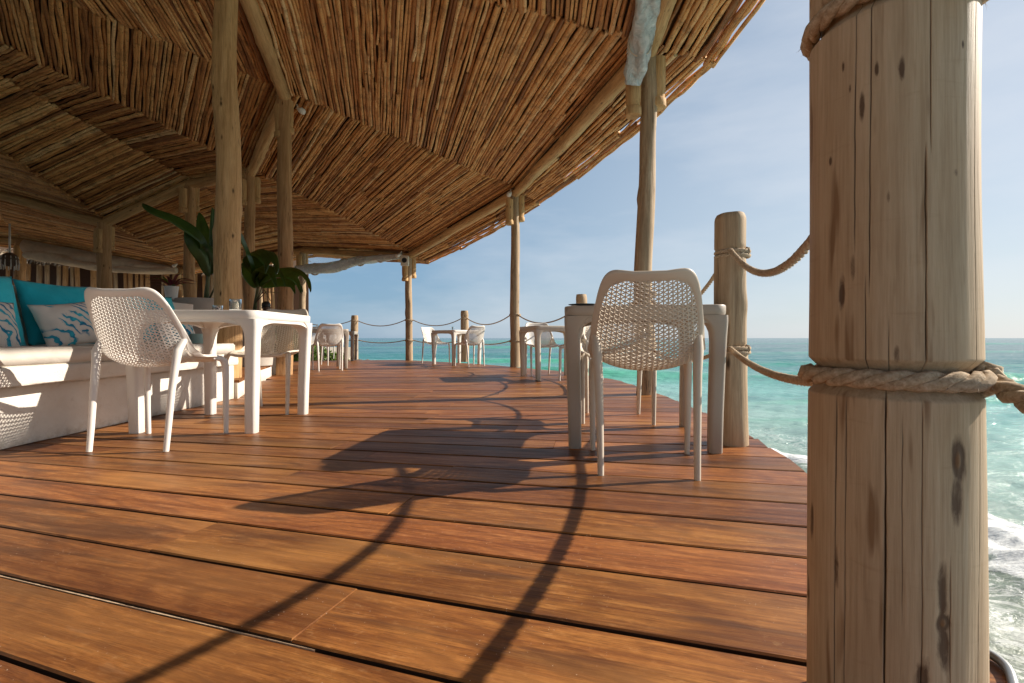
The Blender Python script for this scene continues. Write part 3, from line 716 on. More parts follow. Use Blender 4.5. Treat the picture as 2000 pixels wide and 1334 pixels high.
# ------------------------------------------------------------------ the big foreground post (carries the roof edge too)
def big_post():
    t = NT('split_pale_post')
    v = t.coord((38, 38, 1.3)); g = t.noise(v, 1.4, 12, .76, .3); f = t.noise(t.coord((190, 190, 7)), 1.2, 4, .6)
    lo = t.noise(t.coord((5, 5, 2.2)), 1.3, 5, .6, .6)
    c = t.ramp(g, [(.22, (.40, .285, .180)), (.5, (.55, .415, .275)), (.78, (.68, .545, .385))])
    c = t.mix(t.ramp(lo, [(.40, 0.0), (.72, .55)]), c, (.43, .28, .155))
    c = t.mix(t.ramp(f, [(.30, .30), (.55, 0.0)]), c, (.24, .14, .07))
    st = t.noise(t.coord((48, 48, 4.5)), 1.0, 2, .5); c = t.mix(t.ramp(st, [(.64, 0.0), (.72, .75)]), c, (.20, .10, .04))
    sw = t.noise(t.coord((9, 9, 60)), 1.0, 4, .6, 1.0); c = t.mix(t.ramp(sw, [(.60, 0.0), (.75, .18)]), c, (.25, .14, .06))
    a = t.n('ShaderNodeAttribute'); a.attribute_name = 'crack'; k = t.n('ShaderNodeAttribute'); k.attribute_name = 'knot'
    kn = t.math('ADD', k.outputs['Fac'], t.math('MULTIPLY', t.math('SUBTRACT', t.noise(t.coord((75, 75, 24)), 1.5, 6, .72, .8), .5), 1.25))
    kf = t.math('MULTIPLY', t.ramp(kn, [(.25, 0.0), (.85, 1.0)]), t.ramp(k.outputs['Fac'], [(.02, 0.0), (.2, 1.0)]))
    c = t.mix(t.math('MULTIPLY', kf, .88), c, (.085, .042, .022))
    sw2 = t.noise(t.coord((70, 70, 2.2)), 1.0, 3, .6); c = t.mix(t.ramp(sw2, [(.60, 0.0), (.70, .35)]), c, (.30, .18, .09))
    h = t.n('ShaderNodeAttribute'); h.attribute_name = 'heart'
    c = t.mix(t.ramp(h.outputs['Fac'], [(.3, 0.0), (.7, .85)]), c, (.26, .145, .07))
    c = t.mix(a.outputs['Fac'], c, (.018, .010, .006))
    m = t.out(c, .66, t.bump(f, .30, .002, t.bump(g, .35, .004)), .35)
    H = 3.5; zs = np.concatenate([np.linspace(0, .46, 150), np.linspace(.461, .575, 60), np.linspace(.579, .98, 120), np.linspace(.983, 1.09, 50), np.linspace(1.10, H, 60)])
    cx, cy = .551, .689; face = math.atan2(-cy, -cx)      # angle looking back at the camera
    # finer columns on the side that faces the deck
    ang = np.concatenate([face + np.linspace(-1.6, 1.6, 620), face + np.linspace(1.64, 2 * np.pi - 1.64, 72)]); n = len(ang)
    # measured vertical cracks: (pixel column at top, at bottom, depth, half width m, z0, z1)
    def col_ang(xpix):
        """surface angle of the post seen at photo column xpix"""
        th = math.atan((xpix - 1000) / 920); dvec = np.array([math.sin(th), math.cos(th)]); c = np.array([cx, cy]); b = dvec @ c; r = .099
        disc = max(0, r * r - (c @ c - b * b)); s = b - math.sqrt(disc); p = dvec * s - c; return math.atan2(p[1], p[0])
    cr = []
    for x0, x1, dp, hw, z0, z1 in [(1822, 1812, .010, .0011, .80, 1.4), (1812, 1802, .010, .0012, .52, .82), (1736, 1728, .012, .0014, -.1, .52), (1702, 1692, .008, .0009, .62, 1.4), (1692, 1688, .008, .0010, .5, .66), (1671, 1662, .006, .0008, .68, 1.4), (1655, 1650, .007, .0008, -.1, .5), (1635, 1632, .006, .0012, -.1, .50), (1735, 1738, .007, .0008, .5, .60), (1910, 1900, .005, .0007, .5, 1.4), (1800, 1797, .006, .0007, -.1, .50), (1912, 1908, .004, .0006, -.1, .5), (1848, 1852, .004, .0006, .05, .30), (1765, 1760, .003, .0005, .2, .48)]:
        cr.append((col_ang(x0), col_ang(x1), dp, hw, z0, z1, len(cr) * 3.3))
    for k_ in range(7): a_ = face + math.pi + (k_ - 3) * .45; cr.append((a_, a_ + .03, .008, .0012, -.1, 3, 50 + k_))
    def px2az(x, y):
        a_ = col_ang(x); xx = cx + .099 * math.cos(a_); yy = cy + .099 * math.sin(a_); return a_, .57 + (660 - y) / 920 * yy
    kns = []   # x, y, half width m, half height m, strength, heart
    for x, y, hw, hh, st_, ht in [(1867, 900, .009, .026, 1.1, 1), (1864, 975, .0085, .036, .85, 0), (1838, 1160, .0055, .034, .85, 0), (1840, 1215, .008, .012, 1.1, 1), (1842, 1265, .008, .030, .9, 0), (1642, 575, .0045, .022, 1, 0), (1665, 525, .003, .018, .6, 0), (1590, 1010, .005, .026, .9, 0), (1583, 1160, .0055, .026, 1, 1), (1762, 135, .003, .014, .9, 0), (1712, 135, .0025, .010, 1, 0), (1644, 130, .0022, .008, .9, 0), (1683, 205, .003, .020, .9, 0), (1620, 315, .0025, .006, 1, 0), (1735, 385, .002, .008, .7, 0), (1658, 172, .002, .007, .9, 0), (1800, 1320, .007, .018, 1, 0), (1635, 1100, .003, .03, .7, 0), (1752, 692, .003, .012, .7, 0), (1884, 85, .002, .005, .9, 0), (1870, 335, .003, .005, .6, 0)]:
        a_, z_ = px2az(x, y); kns.append((a_, z_, hw, hh, st_, ht))
    Zg, Ag = np.meshgrid(zs, ang, indexing='ij'); r = .1035 - .0065 * Zg
    nzv = np.array([np.interp(ang, ang[::6], [mn.noise(Vector((math.cos(a_) * 1.4, math.sin(a_) * 1.4, z * 2.0 + 9))) for a_ in ang[::6]]) for z in zs])
    r = r + .0055 * nzv
    warp = np.zeros_like(r); sel = np.where(np.abs((ang - face + np.pi) % (2 * np.pi) - np.pi) < 1.7)[0]
    for i_ in range(len(zs)):
        if zs[i_] < 1.2: warp[i_, sel] = [mn.noise(Vector((ang[j_] * 6, zs[i_] * 20, 1))) + .35 * mn.noise(Vector((ang[j_] * 18, zs[i_] * 50, 4))) for j_ in sel]
    crack = np.zeros_like(r); knot = np.zeros_like(r); heart = np.zeros_like(r)
    for a0, a1, dp, hw, z0, z1, sd in cr:
        tt = np.clip((Zg - .1) / 1.0, 0, 1); ac = a1 + (a0 - a1) * tt
        wig = np.array([.010 * mn.noise(Vector((z * 7, sd, 0))) + .004 * mn.noise(Vector((z * 40, sd, 4))) for z in zs])[:, None]
        da = (Ag - ac - wig + np.pi) % (2 * np.pi) - np.pi; s = np.abs(da) * .1
        wv_ = np.array([.55 + .9 * abs(mn.noise(Vector((z * 3.5, sd, 8)))) * 1.4 for z in zs])[:, None] * hw * .5
        ends = np.clip((Zg - z0) / .04, 0, 1) * np.clip((z1 - Zg) / .04, 0, 1)
        e = np.exp(-(s / (wv_ + .00012)) ** 2 * .9) * ends; crack = np.maximum(crack, e); r -= dp * .35 * e
    for a0, z0, hw, hh, st_, ht in kns:
        da = ((Ag - a0 + np.pi) % (2 * np.pi) - np.pi) * .1; d = np.sqrt((da / hw) ** 2 + ((Zg - z0) / hh) ** 2) * (1 + .45 * warp)
        kk = np.maximum(np.exp(-((d - .85) / .26) ** 2), .42 * np.exp(-(d / .8) ** 4)) if ht == 2 else np.exp(-np.clip(d - .45, 0, 9) ** 2 * 2.2); knot = np.maximum(knot, st_ * kk); r += -.002 * st_ * np.exp(-d ** 2) * (hw > .0035)
        if ht == 1: heart = np.maximum(heart, np.exp(-(d / .42) ** 2)); r += .003 * np.exp(-(d / .4) ** 2)
    for zc, hh in ((.515, .026), (1.035, .026)):
        g_ = np.clip(1 - np.abs(Zg - zc) / hh, 0, 1); r -= .016 * np.clip(g_ * 1.5, 0, 1)
    V = np.stack([r * np.cos(Ag), r * np.sin(Ag), Zg], -1).reshape(-1, 3); k_ = len(zs)
    i = np.arange(k_ - 1)[:, None] * n + np.arange(n)[None]; j = np.arange(k_ - 1)[:, None] * n + (np.arange(n)[None] + 1) % n
    F = np.stack([i, j, j + n, i + n], -1).reshape(-1, 4).tolist(); F.append([(k_ - 1) * n + q for q in range(n)])
    me = me_from('post', V, F, True, dict(crack=crack.ravel(), knot=knot.ravel(), heart=heart.ravel()))
    o = obj('post', me, m, pav, (cx, cy, 0)); o['label'] = 'massive cracked pale post close to the camera with a thick rope in its groove'
    return o
bigp = big_post()

# ------------------------------------------------------------------ ropes
def rope_me(path, rad, pitch=None, seg=8, fuzz=0, seed=0, sides=6):
    P = np.array([list(p) for p in path], float)
    pitch = pitch or rad * 7
    L = np.concatenate([[0], np.cumsum(np.linalg.norm(np.diff(P, axis=0), axis=1))]); n = max(4, int(L[-1] / pitch * seg))
    s = np.linspace(0, L[-1], n); C = np.stack([np.interp(s, L, P[:, k]) for k in range(3)], 1)
    T = np.gradient(C, axis=0); T /= np.linalg.norm(T, axis=1)[:, None]
    up = np.array([0, 0, 1.]); N_ = np.cross(T, up); N_ /= np.linalg.norm(N_, axis=1)[:, None] + 1e-9; B = np.cross(N_, T)
    mb = MB()
    for k in range(3):
        ph = s / pitch * 2 * np.pi + k * 2 * np.pi / 3
        path_k = C + rad * .50 * (np.cos(ph)[:, None] * N_ + np.sin(ph)[:, None] * B)
        V, F = tube(path_k, rad * .56, sides); mb.add(V, F)
    rs_ = random.Random(seed)
    for _ in range(fuzz):
        i = rs_.randrange(n); a = rs_.uniform(0, 6.28); d = math.cos(a) * N_[i] + math.sin(a) * B[i]
        p = C[i] + d * rad * .95; q = p + (d * rs_.uniform(.2, .8) + T[i] * rs_.uniform(-.8, .8) + np.array([0, 0, -.2])) * rad * .75
        w_ = T[i] * .00035 + N_[i] * .00035
        mb.add([p - w_, p + w_, q], [[0, 1, 2]])
    return mb.me('rope')
def span(a, b, S, n=40, skew=0):
    a = Vector(a); b = Vector(b); out = []
    for i in range(n + 1):
        t = i / n; p = a.lerp(b, t); p.z -= 4 * S * t * (1 - t) * (1 + skew * (t - .5)); out.append(p)
    return out
def ring_path(r, z, a0=0, turns=1.0, n=48, dz=0):
    return [(r * math.cos(a0 + turns * 2 * math.pi * i / n), r * math.sin(a0 + turns * 2 * math.pi * i / n), z + dz * i / n) for i in range(n + 1)]
RG = 'ropes slung between the edge posts'
# collars
def collar(parent, r, z, rad, fuzz=0, two=False, a0=0.):
    me = rope_me(ring_path(r, z, a0), rad, fuzz=fuzz, seg=8 if rad > .011 else 6); o = obj('rope_collar', me, M['rope'], parent)
    if two: obj('rope_collar', rope_me(ring_path(r, z - rad * 1.9, a0 + 1), rad), M['rope'], parent)
    # half hitch
    kn = [(r * math.cos(a0) + rad * .9 * math.cos(t) * math.cos(a0) * .8, r * math.sin(a0) + rad * .9 * math.cos(t) * math.sin(a0) * .8, z + rad * 1.25 * math.sin(t)) for t in np.linspace(0, 2 * math.pi, 20)]
    obj('knot', rope_me(kn, rad * .8), M['rope'], o)
    return o
collar(bigp, .101, .515, .0135, 260, a0=-.75); collar(bigp, .097, 1.035, .0135, 260, a0=-.75)

BG = 'short log bollards along the deck edge'
def bollard(x, y, h, r, seed, lab, near=False):
    e = empty('bollard', (x, y, 0), 0, lab, 'bollard', BG)
    me = log_me(h, r, r * .93, seed, n=40 if near else 18, ring=.015 if near else .06, wob=.012, knots=6)
    for v in me.vertices:
        for zc in (.515, 1.03):
            g = max(0, 1 - abs(v.co.z - zc) / .022)
            if g > 0: v.co.x *= 1 - .10 * min(1, g * 1.5); v.co.y *= 1 - .10 * min(1, g * 1.5)
        if v.co.z > h - .02: f = 1 - .12 * max(0, (v.co.z - h + .02) / .02); v.co.x *= f; v.co.y *= f
    obj('log', me, M['post'], e)
    for z in (.515, 1.03): collar(e, r * .96, z, .0115, 60 if near else 0, two=near, a0=-.9)
    return e
bollard(1.19, 2.545, 1.235, .084, 21, 'short log bollard with two rope collars right of the taupe table', True)
bollard(1.07, 7.25, 1.24, .09, 22, 'log bollard whose top shows above the left corner of the nearest taupe table')
bollard(-1.13, 11.25, 1.22, .10, 23, 'short log bollard just behind the small white table near the far edge')
bollard(-4.2, 12.55, 1.17, .10, 24, 'farthest short log bollard, left of the post with the speaker box')
bollard(-.2, -1.8, 1.22, .09, 25, 'log bollard behind the camera next to the massive post')
def rope(a, b, S, rad, lab, fuzz=0, skew=0, seed=0, seg=8):
    o = obj('rope', rope_me(span(a, b, S, 40, skew), rad, fuzz=fuzz, seed=seed, seg=seg), M['rope']); tag(o, lab, 'rope', RG); return o
rope((1.14, 2.462, 1.03), (.645, .765, 1.03), .235, .0135, 'upper tan rope sagging from the short bollard to the massive post', 900, .5, 1)
rope((1.14, 2.462, .515), (.645, .765, .515), .070, .0135, 'lower tan rope between the short bollard and the massive post', 900, .3, 2)
rope((.632, .63, .515), (-.13, -1.73, .515), .16, .0145, 'thick hairy rope leaving the massive post towards the right picture edge', 1500, 0, 3)
rope((.60, .60, 1.035), (-.13, -1.73, 1.03), .16, .0145, 'upper rope running from the massive post behind the camera', 300, 0, 4)
rope((1.20, 2.63, 1.03), (1.34, 4.69, 1.03), .26, .0125, 'upper rope between the short bollard and the slim post behind the chair', 300, 0, 5)
rope((1.20, 2.63, .515), (1.34, 4.69, .515), .12, .0125, 'lower rope between the short bollard and the slim post behind the chair', 300, 0, 6)
rp_ = [((1.34, 4.85), (1.08, 7.17), .22, 'between the slim post and the bollard behind the taupe table'), ((1.01, 7.32), (.10, 9.16), .20, 'from the pale post in the middle towards the right'),
       ((-.02, 9.31), (-1.06, 11.18), .17, 'between the middle post and the bollard behind the small white table'), ((-1.22, 11.28), (-2.51, 11.88), .16, 'between the bollard behind the small white table and the speaker post'),
       ((-2.69, 11.92), (-4.11, 12.53), .15, 'between the speaker post and the farthest bollard'), ((-4.29, 12.58), (-6.0, 13.65), .12, 'left of the farthest bollard')]
for k, (a, b, S, lab) in enumerate(rp_):
    rope(a + (1.03,), b + (1.03,), S, .0125, 'upper rope ' + lab, seg=6); rope(a + (.515,), b + (.515,), S * .5, .0125, 'lower rope ' + lab, seg=6)
for x, y, r in ((1.353, 4.77, .098), (.06, 9.25, .106), (-2.6, 11.9, .10)):
    pst = min([o for o in pav.children if o.name.startswith('post')], key=lambda o: (Vector(o.location[:2]) - Vector((x, y))).length)
    for z in (.515, 1.03): collar(pst, r, z, .011, two=True)

# ------------------------------------------------------------------ chair
def prof_interp(t, tab):
    T_ = [a[0] for a in tab]; out = []
    from bisect import bisect
    i = min(max(bisect(T_, t) - 1, 0), len(tab) - 2)
    p0, p1, p2, p3 = tab[max(i - 1, 0)], tab[i], tab[i + 1], tab[min(i + 2, len(tab) - 1)]
    u = (t - p1[0]) / (p2[0] - p1[0])
    for k in range(1, len(p1)):
        m1 = (p2[k] - p0[k]) / (p2[0] - p0[0]) * (p2[0] - p1[0]) if p2[0] > p0[0] else 0
        m2 = (p3[k] - p1[k]) / (p3[0] - p1[0]) * (p2[0] - p1[0]) if p3[0] > p1[0] else 0
        out.append((2 * u**3 - 3 * u**2 + 1) * p1[k] + (u**3 - 2 * u**2 + u) * m1 + (-2 * u**3 + 3 * u**2) * p2[k] + (u**3 - u**2) * m2)
    return out
#        t    y     z     halfw  lift
TAB = [(0, .225, .428, .212, .004), (.06, .200, .444, .218, .012), (.15, .125, .443, .226, .026), (.30, .0, .425, .236, .050), (.42, -.10, .418, .243, .078),
       (.50, -.160, .438, .246, .096), (.58, -.197, .492, .245, .100), (.68, -.226, .570, .232, .086), (.80, -.256, .665, .215, .062), (.92, -.292, .762, .199, .042), (1.0, -.320, .826, .184, .034)]
def S(s, t):
    y, z, hw, lf = prof_interp(t, TAB); y2, z2, _, _ = prof_interp(min(t + .01, 1.0), TAB); y1, z1, _, _ = prof_interp(max(t - .01, 0), TAB)
    ty, tz = y2 - y1, z2 - z1; l = math.hypot(ty, tz); ty /= l; tz /= l
    ny, nz_ = tz, -ty                       # normal towards the sitter
    if nz_ < 0 and t < .3: ny, nz_ = -ny, -nz_
    c = lf * abs(s) ** 2.4
    sad = -.022 * (1 - s * s) * max(0, (t - .8) / .2) ** 2       # saddle in the top edge
    return Vector((hw * s, y + ny * c + ty * sad, z + nz_ * c + tz * sad))
def Snrm(s, t):
    e = .004; a = S(min(s + e, 1), t) - S(max(s - e, -1), t); b = S(s, min(t + e, 1)) - S(s, max(t - e, 0)); n = b.cross(a); return -n.normalized()
LEN = 1.06
def inner_bound(u):
    """rounded rectangle in (s,t): returns inner and outer loop points"""
    p = u * 2 * math.pi; c, s_ = math.cos(p), math.sin(p)
    e = 2 / 5.2; f = lambda v, ex: math.copysign(abs(v) ** ex, v)
    out = (f(c, 2 / 7.0), .5 + .5 * f(s_, 2 / 7.0)); inn = (.895 * f(c, e), .512 + .430 * f(s_, e))
    return inn, out
def inside(s, t, k=1.0):
    return (abs(s) / (.905 * k)) ** 5.2 + (abs(t - .512) / (.437 * k)) ** 5.2 <= 1
def chair_meshes():
    # lattice
    dx = .0200 / .225; dt = .0231 / LEN
    V = []; F = []; idx = {}
    nc = int(1 / dx) + 1; nrw = int(1 / dt) + 2
    th = .0030; cache = {}
    def gp(i, j): 
        k = (i, j)
        if k not in cache:
            s, t = i * dx, (j + (.5 if i % 2 else 0)) * dt
            cache[k] = (s, t)
        return cache[k]
    def tri(a, b, c):
        pts = [gp(*q) for q in (a, b, c)]
        if not all(inside(s, t, 1.05) and abs(s) <= 1 and 0 <= t <= 1 for s, t in pts): return
        cs = sum(p[0] for p in pts) / 3; ct = sum(p[1] for p in pts) / 3
        k = .66
        ins = [(p[0] * k + cs * (1 - k), p[1] * k + ct * (1 - k)) for p in pts]
        base = len(V)
        for lst in (pts, ins):
            for s, t in lst:
                p = S(s, t); n = Snrm(s, t); V.append(p + n * th)
        for lst in (pts, ins):
            for s, t in lst:
                p = S(s, t); n = Snrm(s, t); V.append(p - n * th)
        for q in range(3):
            r_ = (q + 1) % 3
            F.append([base + q, base + r_, base + 3 + r_, base + 3 + q]); F.append([base + 6 + r_, base + 6 + q, base + 9 + q, base + 9 + r_]); F.append([base + 3 + q, base + 3 + r_, base + 9 + r_, base + 9 + q])
    for i in range(-nc, nc):
        for j in range(0, nrw):
            if i % 2 == 0:
                tri((i, j), (i + 1, j), (i, j + 1)); tri((i + 1, j), (i + 1, j + 1), (i, j + 1))
            else:
                tri((i, j), (i + 1, j), (i + 1, j + 1)); tri((i, j), (i + 1, j + 1), (i, j + 1))
    lat = me_from('mesh_shell', [tuple(v) for v in V], F, False)
    # frame band
    n = 150; cr = [(-1, 0), (-.9, .5), (-.3, .9), (.4, 1), (.85, .75), (1.0, 0), (.85, -.75), (.4, -1), (-.3, -.9), (-.9, -.5)]
    V = []; F = []
    for i in range(n):
        inn, out = inner_bound(i / n)
        for a, h in cr:
            m_ = (a + 1) / 2; s = inn[0] * (1 - m_) + out[0] * m_; t = inn[1] * (1 - m_) + out[1] * m_
            s = max(-1, min(1, s)); t = max(0, min(1, t))
            V.append(S(s, t) + Snrm(s, t) * h * (.0045 + .0042 * m_))
    k = len(cr)
    for i in range(n):
        for j in range(k): F.append([i * k + j, i * k + (j + 1) % k, ((i + 1) % n) * k + (j + 1) % k, ((i + 1) % n) * k + j])
    fr = me_from('frame', [tuple(v) for v in V], F); autosmooth(fr, 60)
    legs = []
    for sx in (1, -1):
        A1 = S(sx * .95, .69) - Snrm(sx * .9, .69) * .003; A2 = S(sx * .93, .64) - Snrm(sx * .88, .64) * .013
        top = [tuple(A1), tuple(A2), (sx * .206, -.172, .505), (sx * .200, -.184, .42), (sx * .196, -.203, .30), (sx * .192, -.221, .12), (sx * .190, -.235, 0)]
        V_, F_ = tube(top[::-1], [.0130, .0145, .0165, .0185, .021, .017, .004], 12, sq=(1, 1)); legs.append(autosmooth(me_from('leg', V_, F_), 50))
    for sx in (1, -1):
        top = [(sx * .200, .13, .452), (sx * .218, .170, .450), (sx * .226, .190, .436), (sx * .230, .200, .405), (sx * .231, .203, .33), (sx * .230, .207, .15), (sx * .228, .212, 0)]
        V_, F_ = tube(top[::-1], [.0125, .0145, .017, .019, .020, .017, .008], 12); legs.append(autosmooth(me_from('leg', V_, F_), 50))
    return lat, fr, legs
LAT, FRM, LEGS = chair_meshes()
def recolor(me, m): c = me.copy(); c.materials.clear(); c.materials.append(m); return c
chair_sets = {}
def chair(x, y, face, mat_, lab, group='perforated resin armless chairs on the deck'):
    """face = direction the sitter looks (world xy vector)"""
    if mat_ not in chair_sets: chair_sets[mat_] = (recolor(LAT, M[mat_]), recolor(FRM, M[mat_]), [recolor(l, M[mat_]) for l in LEGS])
    la, fr, lg = chair_sets[mat_]
    rz = math.atan2(face[1], face[0]) - math.pi / 2
    e = empty('chair', (x, y, 0), rz, lab, 'chair', group)
    obj('mesh_shell', la, None, e); obj('rim', fr, None, e)
    for l in lg: obj('leg', l, None, e)
    return e

# ------------------------------------------------------------------ table
def table_meshes(W=.80, H=.735):
    def rsq(w2, r, n=6, cx=0, cy=0):
        out = []
        for k, (sx, sy) in enumerate(((1, 1), (-1, 1), (-1, -1), (1, -1))):
            for i in range(n + 1):
                a = (k * 90 + 90 * i / n) * math.pi / 180
                out.append((cx + sx * (w2 - r) + r * math.cos(a), cy + sy * (w2 - r) + r * math.sin(a)))
        return out
    h = W / 2
    def loft(rings):
        V = []; F = []; n = len(rings[0])
        for rg in rings: V += rg
        for i in range(len(rings) - 1):
            for j in range(n): F.append([i * n + j, i * n + (j + 1) % n, (i + 1) * n + (j + 1) % n, (i + 1) * n + j])
        F.append(list(range(n))[::-1]); F.append([(len(rings) - 1) * n + j for j in range(n)]); return V, F
    rings = [[(x, y, z) for x, y in rsq(w, max(.02, r))] for w, r, z in ((h - .022, .055, H - .054), (h - .005, .068, H - .052), (h - .001, .07, H - .046), (h, .07, H - .030), (h, .07, H - .008), (h - .003, .068, H - .002), (h - .012, .06, H))]
    V, F = loft(rings); top = autosmooth(me_from('tabletop', V, F), 35)
    # apron rim between the legs
    rings = [[(x, y, z) for x, y in rsq(w, .05)] for w, z in ((h - .010, H - .078), (h - .006, H - .045))]
    V, F = [], []
    for sgn, ax in ((1, 0), (-1, 0), (1, 1), (-1, 1)):
        n = 24; pts = []
        for i in range(n + 1):
            u = -1 + 2 * i / n; x = u * (h - .075); dz = .030 + .030 * max(0, abs(u) - .45) ** 2 / .3025
            k = len(V)
            for yy in (h - .008, h - .045):
                for z in (H - .040, H - .040 - dz):
                    p = (x, sgn * yy, z) if ax == 0 else (sgn * yy, x, z); V.append(p)
            if i: 
                a, b = k - 4, k
                F += [[a, a + 1, b + 1, b], [a + 2, b + 2, b + 3, a + 3], [a + 1, a + 3, b + 3, b + 1]]
    apr = autosmooth(me_from('apron', V, F), 35)
    legs = []
    for sx, sy in ((1, 1), (-1, 1), (-1, -1), (1, -1)):
        rings = []
        for z, wx, ins in ((0, .062, .024), (.003, .066, .022), (.2, .069, .018), (.45, .072, .010), (.56, .075, .006), (.60, .080, .004), (.63, .092, .002), (.65, .108, .001), (.668, .130, .001), (.682, .160, .0015)):
            c = h - ins - wx / 2; r = min(.022, wx * .3)
            rings.append([(sx * (c + (x)), sy * (c + (y)), z) for x, y in rsq(wx / 2, r, 4)])
        V, F = loft(rings); legs.append(autosmooth(me_from('leg', V, F), 35))
    return top, apr, legs
TT, TA, TL = table_meshes()
tab_sets = {}
def table(x, y, deg, mat_, lab):
    if mat_ not in tab_sets: tab_sets[mat_] = (recolor(TT, M[mat_]), recolor(TA, M[mat_]), [recolor(l, M[mat_]) for l in TL])
    a, b, l_ = tab_sets[mat_]
    e = empty('table', (x, y, 0), R(deg), lab, 'table', 'square resin tables on the deck')
    obj('tabletop', a, None, e); obj('apron', b, None, e)
    for l in l_: obj('leg', l, None, e)
    return e
TH = .735
table(-1.905, 3.17, 0, 'white', 'white square table in front of the bench with two glass holders')
table(.72, 2.74, -8.5, 'taupe', 'taupe square table at the right with a flat dark plate on it')
table(.59, 6.75, 15.8, 'cream', 'pale square table in the middle distance partly behind the taupe table leg')
table(-1.2, 10.2, 45, 'white', 'small looking white table turned cornerwise near the far deck edge')
table(-3.585, 8.93, 31, 'taupe', 'taupe table at the far left behind the white table, beside the shrubs')
table(-4.35, 11.9, 10, 'taupe', 'farthest taupe table standing just left of the farthest bollard')
def fv(deg): return (math.sin(R(deg)), math.cos(R(deg)))      # deg clockwise from +Y
chair(-1.93, 2.595, fv(-1), 'white', 'white chair at the left seen from behind, in front of the turquoise cushions')
chair(-1.90, 3.70, (.02, -1), 'cream', 'pale chair on the far side of the white table facing the camera')
chair(.598, 2.15, fv(10.5), 'sand', 'big sand coloured chair seen from behind at the taupe table on the right').scale.z = 1.03
chair(.725, 3.31, (-.13, -1), 'cream', 'pale chair facing the camera on the far side of the right taupe table')
chair(.46, 7.25, (.25, -1), 'white', 'white chair facing the camera behind the pale table in the middle distance')
chair(.93, 6.35, (-.85, .5), 'white', 'white chair at the pale middle table, mostly behind the taupe table leg')
chair(-1.72, 10.60, (.8, -.6), 'white', 'white chair on the left of the small cornerwise table')
chair(-.86, 9.66, (-.62, .78), 'white', 'white chair seen from behind on the right of the small cornerwise table')
chair(-3.25, 8.33, (-.5, .86), 'white', 'white chair seen from behind at the far left taupe table')
chair(-4.10, 9.75, (.55, -.83), 'white', 'white chair facing the camera on the far side of the far left taupe table')
chair(-4.9, 12.6, (.6, -.8), 'white', 'white chair half hidden behind the farthest taupe table')

# ------------------------------------------------------------------ bench of masonry with cushions
def poly_wall(pts, z0, z1, name, m, parent=None, bev=.0):
    n = len(pts); V = [(x, y, z0) for x, y in pts] + [(x, y, z1) for x, y in pts]
    F = [list(range(n))[::-1], [n + i for i in range(n)]] + [[i, (i + 1) % n, n + (i + 1) % n, n + i] for i in range(n)]
    return obj(name, autosmooth(me_from(name, V, F), 30), m, parent)
def rough_slab(x0, x1, y0, y1, z0, z1, name, m, parent, nseg=80, seed=0, amp=.006, prof=None):
    """long body along Y with a slightly lumpy hand-plastered profile"""
    sec = [(x1 - .012, z1), (x1 - .003, z1 - .004), (x1, z1 - .012), (x1, (z1 * 2 + z0) / 3), (x1, (z1 + z0 * 2) / 3), (x1, z0 + .01), (x1 - .003, z0 + .003), (x1 - .01, z0), (x0, z0), (x0, z1), (x0 * .5 + x1 * .5, z1)]
    V = []; F = []; k = len(sec)
    for i in range(nseg + 1):
        y = y0 + (y1 - y0) * i / nseg
        for j, (x, z) in enumerate(sec):
            f = amp if j < 8 else 0
            V.append((x + f * mn.noise(Vector((y * 3, j * .6, seed))) * 2, y, z + f * mn.noise(Vector((y * 4, j, seed + 7))) * 1.4))
    for i in range(nseg):
        for j in range(k): F.append([i * k + j, (i + 1) * k + j, (i + 1) * k + (j + 1) % k, i * k + (j + 1) % k])
    F.append(list(range(k))); F.append([nseg * k + j for j in range(k)][::-1])
    return obj(name, autosmooth(me_from(name, V, F), 40), m, parent)
bench = empty('bench', (0, 0, 0), 0, 'long white plastered bench with a cream seat cushion along the left side', 'bench')
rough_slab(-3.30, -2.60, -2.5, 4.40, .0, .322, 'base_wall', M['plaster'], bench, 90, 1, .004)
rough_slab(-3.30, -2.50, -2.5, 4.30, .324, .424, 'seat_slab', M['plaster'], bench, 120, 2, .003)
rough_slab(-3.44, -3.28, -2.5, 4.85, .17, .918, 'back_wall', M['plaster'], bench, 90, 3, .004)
def cushion_me(dx, dy, dz, seed=0, nx=14, ny=40, nz_=5, puff=.006):
    import bmesh
    bm = bmesh.new(); bmesh.ops.create_cube(bm, size=1)
    for v in bm.verts: v.co = Vector((v.co.x * dx, v.co.y * dy, v.co.z * dz))
    bmesh.ops.bevel(bm, geom=list(bm.edges), offset=min(dx, dy, dz) * .12, segments=3, affect='EDGES')
    bmesh.ops.subdivide_edges(bm, edges=[e for e in bm.edges if e.calc_length() > .3], cuts=8, use_grid_fill=True)
    for v in bm.verts: v.co += v.co.normalized() * puff * .6 * mn.noise(v.co * 5 + Vector((seed, 0, 0)))
    for f in bm.faces: f.smooth = True
    me = bpy.data.meshes.new('cushion'); bm.to_mesh(me); bm.free(); return me
for k, (ya, yb) in enumerate(((-2.4, -.6), (-.58, 1.18), (1.20, 2.98), (3.0, 4.27))):
    o = obj('seat_cushion', cushion_me(.72, yb - ya, .096, k), M['cushion'], None, (-2.865, (ya + yb) / 2, .424 + .048))
    tag(o, ['cream seat cushion at the camera end of the bench', 'cream seat cushion of the bench beside the camera', 'cream seat cushion under the large turquoise pillows', 'cream seat cushion at the far end of the bench behind the white table'][k], 'cushion', 'seat cushions on the bench')

